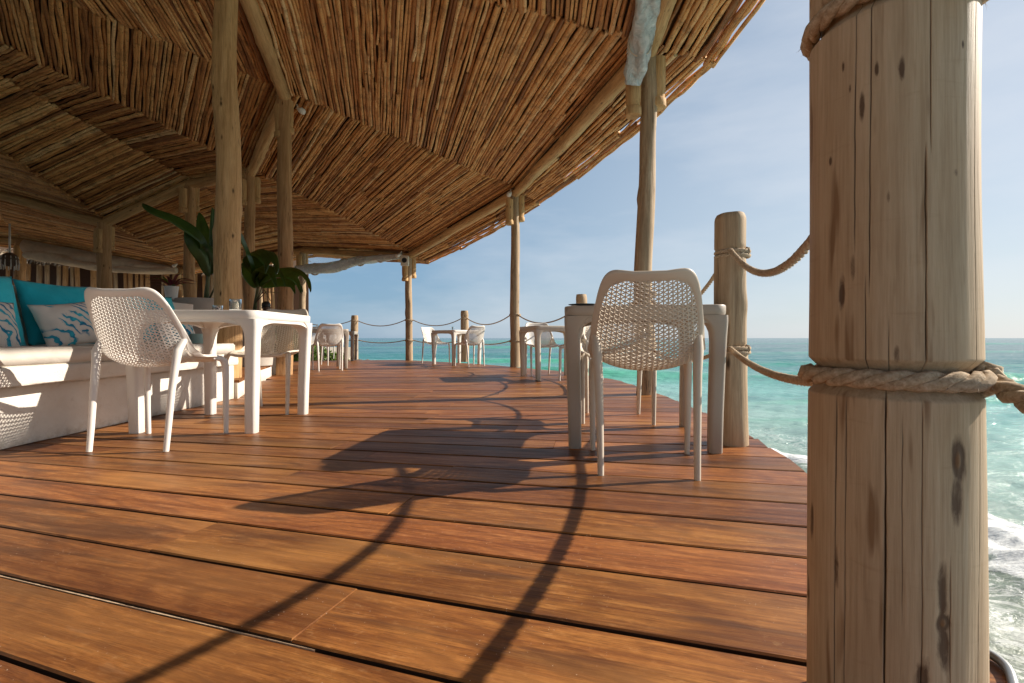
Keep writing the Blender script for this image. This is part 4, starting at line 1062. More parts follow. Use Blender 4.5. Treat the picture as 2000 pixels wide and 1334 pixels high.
def pillow(name, w_, h_, d_, m, loc, rot, lab, seed=0, sub=22):
    V = []; F = []; n = sub
    for side in (1, -1):
        for i in range(n + 1):
            for j in range(n + 1):
                u = -1 + 2 * i / n; v = -1 + 2 * j / n
                e = (1 - abs(u) ** 2.6) * (1 - abs(v) ** 2.6); th = d_ / 2 * max(0, e) ** .55
                pin = 1 - .07 * (1 - v * v) * abs(u) ** 3; pin2 = 1 - .07 * (1 - u * u) * abs(v) ** 3
                x = u * w_ / 2 * pin; z = v * h_ / 2 * pin2
                wr = .010 * mn.noise(Vector((u * 3 + seed, v * 3, side))) + .004 * mn.noise(Vector((u * 9 + seed, v * 5, side))) + .006 * math.sin(10 * math.atan2(v, u) + seed) * (u * u + v * v) * .35
                V.append((x, side * (th + wr * (e > 0) * min(1, e * 4)), z))
    N2 = (n + 1) ** 2
    for s in (0, 1):
        for i in range(n):
            for j in range(n):
                a = s * N2 + i * (n + 1) + j; f = [a, a + n + 1, a + n + 2, a + 1]; F.append(f if s == 0 else f[::-1])
    import bmesh
    me = me_from('pillow', V, F); bm = bmesh.new(); bm.from_mesh(me); bmesh.ops.remove_doubles(bm, verts=bm.verts, dist=.0015); bmesh.ops.recalc_face_normals(bm, faces=bm.faces)
    for f in bm.faces: f.smooth = True
    bm.to_mesh(me); bm.free()
    o = obj(name, me, m, None, loc, rot); tag(o, lab, 'pillow', 'pillows on the bench'); return o
# pillow faces: local Y is the thin axis
def pl(x, y, z, yaw, lean, roll, w_, h_, d_, m, lab, seed): return pillow('pillow', w_, h_, d_, M[m], (x, y, z), (R(lean), R(roll), R(yaw)), lab, seed)
pl(-3.13, 2.72, .735, 84, -14, 0, .50, .46, .17, 'teal', 'large turquoise pillow nearest the left picture edge', 1)
pl(-3.11, 3.26, .735, 82, -16, 0, .50, .45, .17, 'tealdark', 'deep turquoise pillow in the middle behind the left chair', 2)
pl(-2.96, 2.62, .655, 80, -22, 6, .36, .31, .12, 'prt', 'off-white pillow with blue swirl print at the left picture edge', 3)
pl(-2.95, 3.13, .660, 76, -22, -8, .34, .31, .12, 'prt', 'off-white pillow with blue swirl print leaning just left of the chair back', 4)
pl(-3.12, 4.10, .735, 84, -14, 0, .50, .44, .16, 'teal', 'turquoise pillow at the far end of the bench showing above the white table', 5)
pl(-2.97, 4.16, .655, 80, -22, 0, .36, .30, .12, 'prt', 'off-white pillow with blue print seen below the white tabletop', 6)

# raised platform behind, with curved plaster edge and a wooden top
plat = empty('platform', (0, 0, 0), 0, 'low raised platform with curved white plaster edge behind the white table', 'platform')
ptsP = [(-3.30, -3), (-3.30, 4.36), (-2.57, 4.41), (-2.70, 4.75), (-2.88, 5.15), (-3.04, 5.5), (-3.22, 5.95), (-3.38, 6.4), (-3.50, 6.8), (-3.60, 7.05), (-3.74, 7.2), (-4.0, 7.27), (-9.4, 7.27), (-9.4, -3)]
poly_wall(ptsP[::-1], -.05, .150, 'edge_wall', M['plaster'], plat)
k = 0
for i in range(34):      # boards of the platform top
    y0 = -1.6 + i * .262
    y1 = y0 + .255
    if y1 > 7.25: break
    xr = []
    for y in (y0, y1):
        if y < 4.38: xr.append(-3.44)
        else: xr.append(float(np.interp(y, [p[1] for p in ptsP[2:11]], [p[0] for p in ptsP[2:11]])) + .012)
    V = [(-9.3, y0, .150), (xr[0], y0, .150), (xr[1], y1, .150), (-9.3, y1, .150), (-9.3, y0, .174), (xr[0], y0, .174), (xr[1], y1, .174), (-9.3, y1, .174)]
    obj('board', me_from('board', V, [[3, 2, 1, 0], [4, 5, 6, 7], [0, 1, 5, 4], [1, 2, 6, 5], [2, 3, 7, 6], [3, 0, 4, 7]], False), M['deck'], plat)
lw = empty('low_wall', (0, 0, 0), 0, 'low white wall stub next to the dark brown post', 'wall')
poly_wall([(-3.66, 7.30), (-3.66, 7.52), (-9.4, 7.52), (-9.4, 7.30)], -.02, .34, 'plaster_block', M['plaster'], lw)

# ------------------------------------------------------------------ pots and palms
def pot(x, y, z, r, h, lab, m='pot', soil=True):
    e = empty('plant_pot', (x, y, z), 0, lab, 'pot')
    prof = [(r * .78, 0), (r * .86, .01), (r * .97, h * .5), (r, h * .93), (r, h - .006), (r * .985, h), (r * .86, h), (r * .85, h - .02), (r * .82, h - .06), (.01, h - .06)]
    obj('vessel', lathe_me(prof, 40, 50), M[m], e)
    return e
pot(-3.66, 5.62, .174, .30, .855, 'wide concrete pot holding the palm with the long left leaf')
pot(-3.64, 6.65, .174, .27, .775, 'concrete pot just right of the thick post')
def blade(path, wmax, pleats=5, n=26, m=11, bifid=.0, droop=.3, up=(0, 0, 1), fold=.35):
    """pleated palm seedling leaf"""
    P_ = [Vector(p) for p in path]; pts = []
    for i in range(n + 1):           # Catmull-Rom
        u = i / n * (len(P_) - 1); k = min(int(u), len(P_) - 2); f = u - k
        p0, p1, p2, p3 = P_[max(k - 1, 0)], P_[k], P_[k + 1], P_[min(k + 2, len(P_) - 1)]
        pts.append(.5 * ((2 * p1) + (p2 - p0) * f + (2 * p0 - 5 * p1 + 4 * p2 - p3) * f * f + (3 * p1 - p0 - 3 * p2 + p3) * f ** 3))
    V = []; F = []; up = Vector(up)
    for i, p in enumerate(pts):
        t = i / n; T_ = (pts[min(i + 1, n)] - pts[max(i - 1, 0)]).normalized(); side = T_.cross(up).normalized(); nr_ = side.cross(T_)
        w_ = wmax * (math.sin(math.pi * min(1, t ** .8 * .98 + .015)) ** .75) * (1 if t < .85 else 1)
        for j in range(m):
            a = -1 + 2 * j / (m - 1)
            pl_ = .085 * wmax * math.cos(a * pleats * math.pi)
            cut = max(0, t - (1 - bifid)) / max(bifid, .001) if bifid else 0
            off = side * a * w_ + nr_ * (-(abs(a)) * w_ * fold + pl_) + T_ * (-abs(a) * .0)
            if bifid: off += side * math.copysign(cut * wmax * .35, a if a != 0 else 1) 
            V.append(p + off)
    for i in range(n):
        for j in range(m - 1):
            if bifid and i / n > 1 - bifid and j in (m // 2 - 1, m // 2): continue
            F.append([i * m + j, i * m + j + 1, (i + 1) * m + j + 1, (i + 1) * m + j])
    return me_from('leaf', [tuple(v) for v in V], F)
def leaf_px(parent, pix, wmax, **kw):
    """pix: (x, y, Y) control points; converted to the plant's local frame"""
    o = Vector(parent.location); pts = [px(*p) - o for p in pix]
    return obj('leaf', blade(pts, wmax, **kw), M['leaf'], parent)
def stem_px(parent, pix, r):
    o = Vector(parent.location); V, F = tube([px(*p) - o for p in pix], r, 7); return obj('stem', me_from('stem', V, F), M['stem'], parent)
pa = empty('palm_plant', (-3.66, 5.62, .97), 0, 'young palm with one long dark leaf reaching left beside the thick post', 'plant')
obj('soil', lathe_me([(.25, 0), (.25, .006), (.01, .01)], 20), M['soil'], pa, (0, 0, 0))
stem_px(pa, [(402, 590, 5.62), (405, 560, 5.6), (409, 525, 5.58), (412, 500, 5.55)], [.030, .024, .016, .010])
stem_px(pa, [(407, 588, 5.6), (420, 560, 5.5), (432, 545, 5.45)], [.012, .008, .005])
leaf_px(pa, [(411, 520, 5.55), (405, 480, 5.45), (385, 448, 5.3), (345, 424, 5.15), (305, 410, 5.0), (278, 398, 4.95)], .115, bifid=0, fold=.45, up=(.25, -.5, .8))
leaf_px(pa, [(408, 540, 5.55), (400, 505, 5.45), (385, 480, 5.35), (372, 462, 5.3), (365, 440, 5.3)], .085, fold=.5, up=(.6, -.6, .2))
leaf_px(pa, [(411, 515, 5.6), (412, 470, 5.6), (413, 435, 5.6), (414, 405, 5.6)], .055, fold=.8, up=(0, -1, .1), pleats=3)
leaf_px(pa, [(411, 530, 5.6), (398, 480, 5.8), (392, 440, 5.9), (389, 415, 5.95)], .085, fold=.6, up=(.2, -1, .1), pleats=4)
leaf_px(pa, [(412, 535, 5.6), (424, 490, 5.7), (434, 450, 5.75), (440, 430, 5.8)], .085, fold=.5, up=(-.2, -1, .1), pleats=4)
pb = empty('palm_plant', (-3.64, 6.65, .89), 0, 'young palm with broad arching leaves right of the thick post', 'plant')
obj('soil', lathe_me([(.22, 0), (.22, .006), (.01, .01)], 20), M['soil'], pb)
stem_px(pb, [(497, 612, 6.65), (500, 585, 6.6), (504, 560, 6.5), (507, 540, 6.45)], [.028, .022, .015, .010])
for q in ([(500, 590, 6.6), (520, 570, 6.3), (545, 572, 6.1)], [(500, 592, 6.6), (512, 560, 6.5), (530, 545, 6.4)], [(499, 590, 6.6), (516, 566, 6.2), (530, 590, 6.0)]): stem_px(pb, q, [.007, .005, .003])
leaf_px(pb, [(503, 560, 6.5), (497, 520, 6.2), (484, 485, 5.6), (474, 462, 5.1), (466, 448, 4.9)], .075, fold=.5, up=(.8, -.4, .3))
leaf_px(pb, [(506, 560, 6.5), (497, 515, 6.3), (500, 492, 6.1), (518, 490, 5.9), (530, 512, 5.8), (528, 535, 5.75)], .15, fold=.35, up=(.2, -.4, .8), bifid=.2)
leaf_px(pb, [(505, 556, 6.5), (508, 527, 6.3), (522, 518, 6.1), (540, 532, 5.95), (550, 560, 5.9)], .13, fold=.4, up=(.3, -.5, .8), bifid=.25)
leaf_px(pb, [(506, 552, 6.5), (525, 535, 6.4), (550, 525, 6.3), (575, 530, 6.2), (590, 545, 6.15), (598, 572, 6.1)], .14, fold=.35, up=(.1, -.6, .8), bifid=.3)
leaf_px(pb, [(506, 556, 6.55), (530, 548, 6.55), (555, 545, 6.5), (575, 552, 6.45), (584, 572, 6.4)], .12, fold=.4, up=(.1, -.6, .8), bifid=.2)
leaf_px(pb, [(502, 560, 6.6), (490, 535, 6.7), (480, 520, 6.8), (472, 515, 6.8)], .12, fold=.3, up=(0, -1, .4))
# bromeliad on a pedestal table
ped = empty('pedestal_table', (-4.85, 6.75, .174), 0, 'small round white pedestal table behind the bench carrying the purple plant', 'table')
obj('top', lathe_me([(.20, .93), (.22, .935), (.22, .955), (.21, .96)], 32), M['white'], ped); obj('column', lathe_me([(.03, .03), (.028, .93)], 14), M['metal'], ped); obj('foot', lathe_me([(.18, 0), (.18, .015), (.03, .03)], 24), M['metal'], ped)
bp = empty('bromeliad', (-4.88, 6.75, 1.134), 0, 'small potted plant with purple and green strappy leaves behind the left chair', 'plant')
obj('vessel', lathe_me([(.07, 0), (.09, .17), (.092, .175), (.08, .175), (.078, .16), (.01, .16)], 24), M['white'], bp)
rb = random.Random(3)
for i in range(20):
    a = rb.uniform(0, 6.28); L = rb.uniform(.2, .36); e = rb.uniform(.15, .9)
    d = Vector((math.cos(a), math.sin(a), 0)); p0 = Vector((0, 0, .16)); pts = [p0, p0 + d * L * .4 + Vector((0, 0, L * e * .6)), p0 + d * L + Vector((0, 0, L * e * .5))]
    obj('leaf', blade(pts, .022, pleats=0, n=8, m=5, fold=.5), M['purple'] if i % 3 else M['leafy'], bp)

# ------------------------------------------------------------------ wicker chair behind the bench
wk = empty('wicker_chair', (-4.14, 4.62, .174), R(-82), 'brown wicker chair whose back shows above the white bench back', 'chair')
def wicker_panel(w_, h_, bend, name, loc, rot):
    """woven panel: strands over and under"""
    mb = MB(); nx, nz_ = 16, 14
    for i in range(nx):
        x = -w_ / 2 + w_ * (i + .5) / nx; path = [(x, bend * (1 - (2 * x / w_) ** 2) + .005 * (1 if (i + k) % 2 else -1), h_ * k / nz_) for k in range(nz_ + 1)]
        mb.add(*tube(path, .009, 5))
    for k in range(nz_ * 2):
        z = h_ * (k + .5) / (nz_ * 2); path = [(x, bend * (1 - (2 * x / w_) ** 2) + .006 * (1 if (i + k) % 2 else -1), z) for i, x in enumerate(np.linspace(-w_ / 2, w_ / 2, nx + 1))]
        mb.add(*tube(path, .0075, 5))
    return obj(name, mb.me(), M['wicker'], wk, loc, rot)
wicker_panel(.56, .46, -.05, 'backrest', (0, -.24, .42), (R(-10), 0, 0)); wicker_panel(.54, .50, 0, 'seat', (0, .25, .42), (R(90), 0, 0))
mb = MB(); mb.add(*tube([(-.285, -.24, .42), (-.295, -.31, .86), (-.24, -.345, .905), (0, -.37, .885), (.24, -.345, .905), (.295, -.31, .86), (.285, -.24, .42)], .020, 8)); obj('back_frame', mb.me(), M['wicker'], wk)
for sx in (-1, 1):
    for sy in (-1, 1): obj('leg', me_from('leg', *tube([(sx * .25, sy * .23, 0), (sx * .25, sy * .23, .42)], .02, 8)), M['wicker'], wk)

# ------------------------------------------------------------------ things on the tables
def glass_holder(x, y, r, h, lab, inner):
    e = empty('glass_holder', (x, y, TH), 0, lab, 'glass holder', 'glass holders on the white table')
    obj('glass', lathe_me([(r * .96, 0), (r, .002), (r, h), (r - .004, h), (r - .004, .012), (.003, .012)], 32, 50), M['glass'], e)
    obj('filling', lathe_me([(r * .55, 0), (r * .58, inner * .8), (r * .42, inner), (.004, inner + .003)], 18, 50), M['brown'] if h < .06 else M['wood'], e, (0, 0, .0125))
    return e
glass_holder(-1.905, 3.05, .030, .045, 'low round glass tealight holder, left of the two on the white table', .022)
glass_holder(-1.72, 2.93, .034, .076, 'taller glass holder with brown filling, right of the two on the white table', .052)
o = obj('menu', bevel_box(.21, .30, .006, .001, 1), M['cushion'], None, (-2.06, 3.02, TH + .0032), (0, 0, R(12))); tag(o, 'thin off-white menu lying flat on the white table left of the glasses', 'menu')
pt = empty('plate', (.375, 2.49, TH), 0, 'flat dark grey plate near the left edge of the taupe table', 'plate')
obj('dish', lathe_me([(.035, 0), (.04, .002), (.075, .010), (.078, .012), (.074, .0125), (.04, .005), (.002, .005)], 40, 50), M['grey'], pt)
mc = empty('candle_pot', (-2.80, 4.20, .520), 0, 'mint green candle pot on the far end of the bench by the thick post', 'candle'); obj('body', lathe_me([(.055, 0), (.062, .004), (.062, .085), (.056, .088), (.052, .088), (.050, .07), (.003, .07)], 28, 50), M['mint'], mc)
def small_items(tx, ty, n, seed, lab):
    r_ = random.Random(seed)
    for i in range(n):
        x, y = tx + r_.uniform(-.16, .16), ty + r_.uniform(-.16, .16); h = r_.uniform(.05, .11)
        e = empty('tumbler', (x, y, TH), 0, lab[i], 'glass', 'glasses on the far tables')
        obj('glass', lathe_me([(.022, 0), (.030, h), (.027, h), (.020, .006), (.002, .006)], 18, 50), M['glass'], e)
small_items(-1.2, 10.2, 2, 1, ['tumbler on the small cornerwise white table, nearer its left chair', 'tumbler on the small cornerwise white table, nearer its right chair'])
small_items(-3.585, 8.93, 2, 2, ['glass standing towards the left corner of the far left taupe table', 'glass on the far left taupe table beside the chair back'])
small_items(-4.2, 11.9, 1, 4, ['glass on the farthest taupe table by the farthest bollard'])
for x, y, lab in ((-3.32, 9.05, 'left pepper mill'), ):
    e = empty('pepper_mill', (x, y, TH), 0, 'small dark pepper mill on the far left taupe table', 'pepper mill'); obj('body', lathe_me([(.024, 0), (.022, .03), (.016, .045), (.022, .06), (.018, .085), (.008, .092)], 16), M['brown'], e)

# ------------------------------------------------------------------ speaker, spot lamps, lantern
sp_ = empty('loudspeaker', (-2.66, 11.70, 2.36), 0, 'cream box loudspeaker with dark round cone fixed to the far post', 'speaker')
obj('cabinet', bevel_box(.19, .14, .25, .015, 2, (0, 0, .125)), M['cream'], sp_)
obj('cone', lathe_me([(.065, 0), (.06, .006), (.02, .004)], 24), M['black'], sp_, (0, -.0705, .13), (R(90), 0, 0))
def spot(x, y, z, rz, lab):
    e = empty('spot_lamp', (x, y, z), rz, lab, 'spot lamp', 'small white spot lamps under the roof')
    obj('lamp_body', me_from('b', *tube([(0, 0, 0), (.03, -.07, -.05), (.05, -.11, -.08)], [.03, .045, .045], 14)), M['white'], e); obj('arm', me_from('a', *tube([(0, 0, 0), (-.02, .03, .07)], .012, 8)), M['white'], e)
p_ = px(583, 212, 7.15); spot(p_.x, p_.y, p_.z, R(30), 'small white spot lamp beside the top of the dark brown post')
p_ = px(997, 376, 9.0); spot(p_.x, p_.y, p_.z, R(-40), 'small white spot lamp at the top of the middle edge post')
p_ = px(782, 496, 11.6); spot(p_.x, p_.y, p_.z, R(-60), 'small white spot lamp above the cream loudspeaker')
p_ = px(345, 516, 13.9); spot(p_.x, p_.y, p_.z, R(-30), 'small white spot lamp at the inland corner of the ceiling')
ln = empty('hanging_lantern', tuple(px(19, 520, 10.5)), 0, 'hanging lantern with a pale cord and dangling beads at the left picture edge', 'lantern')
obj('basket', lathe_me([(.06, 0), (.13, .04), (.15, .16), (.11, .26), (.05, .30)], 16), M['wicker'], ln); obj('cord', me_from('c', *tube([(0, 0, .28), (0, 0, .95)], .018, 8)), M['white'], ln)
for k in range(10):
    a = k * .628; obj('bead_string', me_from('s', *tube([(.13 * math.cos(a), .13 * math.sin(a), .22), (.15 * math.cos(a), .15 * math.sin(a), .05), (.14 * math.cos(a), .14 * math.sin(a), -.08)], .010, 5)), M['white'], ln)

# ------------------------------------------------------------------ rolled curtains
def rolled(path, rads, m, name, lab, cat, seed, n=22, fold=.22):
    P_ = [Vector(p) for p in path]; K = 60; pts = []
    for i in range(K + 1):
        u = i / K * (len(P_) - 1); k = min(int(u), len(P_) - 2); f = u - k; p0, p1, p2, p3 = P_[max(k - 1, 0)], P_[k], P_[k + 1], P_[min(k + 2, len(P_) - 1)]
        pts.append(.5 * ((2 * p1) + (p2 - p0) * f + (2 * p0 - 5 * p1 + 4 * p2 - p3) * f * f + (3 * p1 - p0 - 3 * p2 + p3) * f ** 3))
    rr = np.interp(np.linspace(0, 1, K + 1), np.linspace(0, 1, len(rads)), rads)
    V, F = tube(pts, rr, n); V = np.array(V)
    for i in range(K + 1):
        c = np.array(pts[i])
        for j in range(n):
            q = V[i * n + j]; a = j / n * 6.283
            f = 1 + fold * (mn.noise(Vector((math.cos(a) * 1.5 + i * .05, math.sin(a) * 1.5, i * .16 + seed))) + .4 * math.sin(a * 3 + i * .25 + seed))
            V[i * n + j] = c + (q - c) * f
    e = obj(name, me_from(name, V, F), m); tag(e, lab, cat); return e, pts, rr
cv, pts, rr = rolled([(1.17, 4.60, 3.05), (1.19, 4.45, 3.22), (1.17, 4.15, 3.42), (1.08, 3.5, 3.48), (1.0, 2.6, 3.50), (.95, 1.2, 3.52)], [.075, .10, .105, .115, .11, .11], M['vinyl'], 'rolled_curtain', 'rolled clear plastic curtain hanging at the top beside the slim right post', 'curtain', 1, 26, .42)
for k in (16, 36): obj('strap', me_from('s', *tube([tuple(Vector(pts[k]) + Vector((math.cos(a) * rr[k] * 1.05, 0, math.sin(a) * rr[k] * 1.05))) for a in np.linspace(0, 6.283, 17)], .006, 6)), M['canvas'], cv)
A_, B_ = px(582, 527, 13.4), px(788, 500, 11.9)
cv2, pts, rr = rolled([A_, px(635, 524, 13.0), px(690, 512, 12.6), px(740, 505, 12.2), B_], [.13, .15, .12, .09, .06], M['vinyl'], 'rolled_curtain', 'rolled clear plastic curtain slung under the far beam left of the loudspeaker', 'curtain', 5)
# the loose sheet between beam and roll
V = []; F = []; n = 30
for i in range(n + 1):
    t = i / n; top = lerp((-6.0, 13.6, 2.99), (-2.75, 11.95, 2.55), t); k = min(60, int(t * 60)); bot = Vector(pts[k])
    for j in range(6): V.append(tuple(top.lerp(bot, (j / 5) if t > .12 else j / 5 * (.4 + t * 5)) + Vector((0, .05 * math.sin(i * .9 + j * .5), 0))))
for i in range(n):
    for j in range(5): F.append([i * 6 + j, i * 6 + j + 1, (i + 1) * 6 + j + 1, (i + 1) * 6 + j])
t_ = NT('thin_clear_film'); t_.p.inputs['Alpha'].default_value = .28; film = t_.out((.75, .82, .86), .15, t_.bump(t_.noise(t_.coord(), 9, 4, .6, 1.), .8, .05))
M['film'] = film; obj('clear_sheet', me_from('sheet', V, F), film, cv2)
for k in (10, 25, 34, 46):
    obj('strap', me_from('s', *tube([tuple(Vector(pts[k]) + Vector((math.cos(a) * rr[k] * 1.05, 0, math.sin(a) * rr[k] * 1.1))) for a in np.linspace(0, 6.283, 17)], .022, 6)), M['canvas'], cv2)
cv3, pts, rr = rolled([px(48, 497, 13.1), px(100, 503, 13.3), px(180, 519, 13.6), px(260, 527, 13.9), px(345, 528, 14.1)], [.10, .15, .12, .12, .10], M['canvas'], 'rolled_awning', 'rolled beige canvas blind hanging under the roof edge on the inland side', 'awning', 9)
V = []; F = []; n = 30
for i in range(n + 1):
    t = i / n; top = lerp((-13.75, 13.25, 3.34), (-10.2, 14.15, 2.72), t); bot = Vector(pts[min(60, int(t * 60))])
    for j in range(6): V.append(tuple(top.lerp(bot, j / 5) + Vector((0, -.12 * math.sin(math.pi * j / 5) * (1 + .5 * math.sin(i * 1.1)), 0))))
for i in range(n):
    for j in range(5): F.append([i * 6 + j, i * 6 + j + 1, (i + 1) * 6 + j + 1, (i + 1) * 6 + j])
obj('canvas_flap', me_from('flap', V, F), M['canvas'], cv3)

# ------------------------------------------------------------------ hut with stick wall and thatched eave
hut = empty('thatched_hut', (-14, 17, -.1), 0, 'thatched hut with a wall of upright sticks behind the bench', 'hut')
W0, W1 = Vector((-22, 14.6, 0)), Vector((-8.4, 19.2, 0)); wdir = (W1 - W0).normalized(); wn_ = Vector((wdir.y, -wdir.x, 0)); H0 = Vector((-14, 17, -.1))
rh = random.Random(8); s = 0; Lw = (W1 - W0).length; hp = [log_me(3.6, .085, .07, 200 + k, n=8, ring=.5, wob=.02, knots=2) for k in range(5)]
for me in hp: me.materials.append(M['post'])
hp2 = [recolor(me, M['post_warm']) for me in hp]; cnt = 0
while s < Lw:
    p = W0 + wdir * s + wn_ * rh.uniform(-.03, .03) - H0; sc_ = rh.uniform(.65, 1.25)
    obj('wall_stick', rh.choice(hp if rh.random() < .3 else hp2), None, hut, (p.x, p.y, 0), (0, 0, rh.uniform(0, 6)), (sc_, sc_, 1)); cnt += 1
    s += .17 * sc_ + rh.choice((.01, .02, .03, .16, .30, .02))
# dark interior wall and roof
q0, q1 = W0 - wn_ * 1.2 - H0, W1 - wn_ * 1.2 - H0
V = [tuple(q0), tuple(q1), (q1.x, q1.y, 3.8), (q0.x, q0.y, 3.8)]; V += [(x - wn_.x * .1, y - wn_.y * .1, z) for x, y, z in V]
obj('inner_wall', me_from('w', V, [[0, 1, 2, 3], [7, 6, 5, 4], [0, 4, 5, 1], [1, 5, 6, 2], [2, 6, 7, 3], [3, 7, 4, 0]], False), M['brown'], hut)
ev0, ev1 = W0 + wn_ * .9 - H0, W1 + wn_ * .9 - H0; r0, r1 = W0 - wn_ * 4 - H0, W1 - wn_ * 4 - H0; eh0, eh1 = 3.30, 2.90
V = [(ev0.x, ev0.y, eh0), (ev1.x, ev1.y, eh1), (r1.x, r1.y, 6.4), (r0.x, r0.y, 6.6)]; V += [(x, y, z + .25) for x, y, z in V]
obj('roof', me_from('r', V, [[3, 2, 1, 0], [4, 5, 6, 7], [0, 1, 5, 4], [1, 2, 6, 5], [2, 3, 7, 6], [3, 0, 4, 7]], False), M['cover'], hut)
V = []; F = []
for i in range(5200):
    t = rh.random(); k = rh.random() ** 1.6 * 1.0; base = ev0.lerp(ev1, t); base = Vector((base.x, base.y, eh0 + (eh1 - eh0) * t)) - wn_ * (k * 1.2) + Vector((0, 0, .27 + k * .75))
    d = (wn_ * rh.uniform(.3, 1) + wdir * rh.uniform(-.5, .5) + Vector((0, 0, rh.uniform(-1.1, -.1)))).normalized(); L = rh.uniform(.18, .46); w2 = wdir * rh.uniform(.012, .035) + Vector((0, 0, rh.uniform(-.01, .01)))
    n_ = len(V); V += [tuple(base - w2), tuple(base + w2), tuple(base + w2 * .9 + d * L * .6), tuple(base - w2 * .9 + d * L * .6), tuple(base + d * L + Vector((0, 0, -.04)))]; F += [[n_, n_ + 1, n_ + 2, n_ + 3], [n_ + 3, n_ + 2, n_ + 4]]
o = obj('thatch_fringe', me_from('fringe', V, F, False), M['thatch'], hut); o['kind'] = 'stuff'

# ------------------------------------------------------------------ shrubs and rocks beyond the far deck edge
def shrub(x, y, z, w_, h_, n, seed, lab):
    e = empty('shrub', (x, y, z), 0, lab, 'shrub', 'shrubs beyond the deck'); r_ = random.Random(seed); V = []; F = []
    for i in range(n):
        a = r_.uniform(0, 6.28); u = r_.random() ** .5; el = r_.uniform(0, 1); f = 1 + .35 * mn.noise(Vector((math.cos(a) * 2 + seed, math.sin(a) * 2, el * 2)))
        c = Vector((math.cos(a) * u * w_ * f * math.cos(el * 1.2), math.sin(a) * u * w_ * f * math.cos(el * 1.2), h_ * el * f)); d = Vector((r_.uniform(-1, 1), r_.uniform(-1, 1), r_.uniform(-.3, 1))).normalized(); s_ = d.cross(Vector((r_.uniform(-1, 1), r_.uniform(-1, 1), .3))).normalized(); L = r_.uniform(.06, .13)
        k = len(V); V += [tuple(c), tuple(c + d * L * .5 + s_ * L * .28), tuple(c + d * L), tuple(c + d * L * .5 - s_ * L * .28)]; F.append([k, k + 1, k + 2, k + 3])
    obj('foliage', me_from('f', V, F, False), M['leafy'], e)
    mb = MB()
    for i in range(9):
        a = i * .7; mb.add(*tube([(0, 0, 0), (math.cos(a) * w_ * .3, math.sin(a) * w_ * .3, h_ * .4), (math.cos(a) * w_ * .6, math.sin(a) * w_ * .6, h_ * .75)], [.02, .012, .005], 5))
    obj('branches', mb.me(), M['stem'], e)
shrub(-6.15, 14.2, -.25, .75, .62, 2600, 1, 'yellow-green shrub between the legs of the far left taupe table')
shrub(-6.95, 14.7, -.25, .7, .72, 2300, 2, 'green shrub further left beyond the deck, behind the white table leg')
shrub(-5.45, 14.3, -.35, .55, .42, 1600, 3, 'low shrub next to the dark rocks at the deck edge')
shrub(-7.6, 15.5, -.25, .9, 1.0, 2400, 4, 'tall green shrub behind the dark brown post')
def rock(x, y, z, r, seed, lab):
    import bmesh
    bm = bmesh.new(); bmesh.ops.create_icosphere(bm, subdivisions=4, radius=r)
    for v in bm.verts: v.co *= 1 + .35 * mn.noise(v.co / r * 1.3 + Vector((seed, 0, 0))) + .10 * mn.noise(v.co / r * 5 + Vector((seed, 2, 0)))
    for v in bm.verts: v.co.z *= .6
    me = bpy.data.meshes.new('rock'); bm.to_mesh(me); bm.free(); o = obj('rock', me, M['coral'], None, (x, y, z)); tag(o, lab, 'rock', 'dark rocks at the water')
rock(-4.75, 14.2, -.50, .5, 1, 'dark coral rock at the water beside the farthest bollard'); rock(-4.75, 15.2, -.55, .8, 2, 'larger dark coral rock behind the low shrub'); rock(-3.75, 14.4, -.95, .5, 3, 'low dark rock sticking out of the sea left of the farthest bollard')

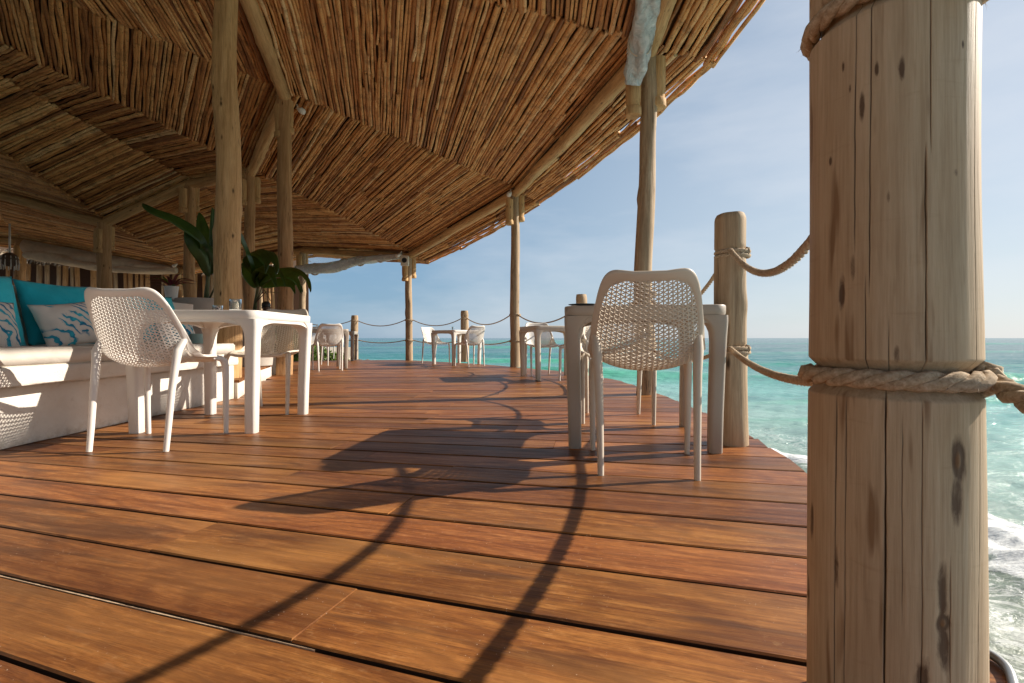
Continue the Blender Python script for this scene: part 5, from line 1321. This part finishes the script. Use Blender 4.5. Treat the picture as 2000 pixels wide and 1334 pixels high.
# ------------------------------------------------------------------ seated guest far back
def person():
    e = empty('person', (-5.33, 10.2, 0), R(20), 'person with short dark hair seated far back behind the pots, only the head showing', 'person')
    nodes = {'pelvis': (0, 0, .50, .13), 'waist': (0, 0, .68, .115), 'chest': (0, .02, .90, .14), 'neck': (0, .02, 1.08, .05), 'head0': (0, .04, 1.14, .06),
             'shl': (-.17, .02, 1.0, .055), 'ell': (-.23, .08, .76, .042), 'wrl': (-.16, .28, .70, .030), 'hal': (-.13, .36, .70, .030), 'shr': (.17, .02, 1.0, .055), 'elr': (.23, .08, .76, .042), 'wrr': (.16, .28, .70, .030), 'har': (.13, .36, .70, .030),
             'hl': (-.10, .05, .49, .09), 'kl': (-.13, .46, .50, .062), 'al': (-.13, .44, .09, .038), 'fl': (-.13, .58, .035, .034), 'hr': (.10, .05, .49, .09), 'kr': (.13, .46, .50, .062), 'ar': (.13, .44, .09, .038), 'fr': (.13, .58, .035, .034)}
    ks = list(nodes); ed = [('pelvis', 'waist'), ('waist', 'chest'), ('chest', 'neck'), ('neck', 'head0'), ('chest', 'shl'), ('shl', 'ell'), ('ell', 'wrl'), ('wrl', 'hal'), ('chest', 'shr'), ('shr', 'elr'), ('elr', 'wrr'), ('wrr', 'har'), ('pelvis', 'hl'), ('hl', 'kl'), ('kl', 'al'), ('al', 'fl'), ('pelvis', 'hr'), ('hr', 'kr'), ('kr', 'ar'), ('ar', 'fr')]
    me = bpy.data.meshes.new('body'); me.from_pydata([nodes[k][:3] for k in ks], [(ks.index(a), ks.index(b)) for a, b in ed], []); o = obj('body', me, M['shirt'], e)
    md = o.modifiers.new('skin', 'SKIN'); 
    for i, k in enumerate(ks): me.skin_vertices[0].data[i].radius = (nodes[k][3],) * 2
    me.skin_vertices[0].data[0].use_root = True; o.modifiers.new('sub', 'SUBSURF').levels = 2; o.modifiers['sub'].render_levels = 2
    V, F = lathe([(.02, -.115), (.055, -.10), (.072, -.05), (.080, 0), (.083, .04), (.075, .085), (.045, .115), (.005, .122)], 20); V = np.array(V); V[:, 1] *= 1.15
    V[:, 1] += np.where((V[:, 1] > .07) & (np.abs(V[:, 0]) < .02) & (np.abs(V[:, 2] + .01) < .03), .02, 0); h = obj('head', me_from('head', V, F), M['skin'], e, (0, .05, 1.235))
    V, F = lathe([(.082, .0), (.090, .04), (.084, .09), (.05, .125), (.005, .132)], 20); V = np.array(V); V[:, 1] *= 1.12; V[:, 1] -= .012; obj('hair', me_from('hair', V, F), M['black'], h)
    for k, (nm, m_, z) in enumerate((('ear', 'skin', 0), ('ear', 'skin', 0))):
        obj('ear', lathe_me([(.02, 0), (.016, .012), (.004, .014)], 10), M['skin'], h, ((-1) ** k * .078, 0, -.01), (0, R(90 * (-1) ** k), 0))
person()
chair(-5.33, 10.15, (-.34, .94), 'white', 'chair under the seated person far back behind the pots')

# small loop of grey cable on the deck edge beside the massive post
pts = [px(1915, 1300, .80), px(1940, 1296, .80), px(1962, 1306, .79), px(1978, 1322, .785), px(1995, 1345, .78)]
pts = [Vector((p.x, p.y, .010)) for p in (px(1890, 1310, .82), px(1925, 1296, .835), px(1950, 1306, .82), px(1972, 1330, .79), px(1985, 1370, .74))]
pp = []
for i in range(25):
    u = i / 24 * 4; k = min(int(u), 3); f = u - k; p0, p1, p2, p3 = pts[max(k - 1, 0)], pts[k], pts[k + 1], pts[min(k + 2, 4)]
    pp.append(.5 * ((2 * p1) + (p2 - p0) * f + (2 * p0 - 5 * p1 + 4 * p2 - p3) * f * f + (3 * p1 - p0 - 3 * p2 + p3) * f ** 3))
o = obj('cable', me_from('cable', *tube(pp, .0075, 10)), M['metal']); tag(o, 'grey cable curling on the deck edge right of the massive post', 'cable')
print('planks', nplank, 'sticks', len(sticks), 'hut', cnt, 'tris', sum(len(m.polygons) for m in bpy.data.meshes))
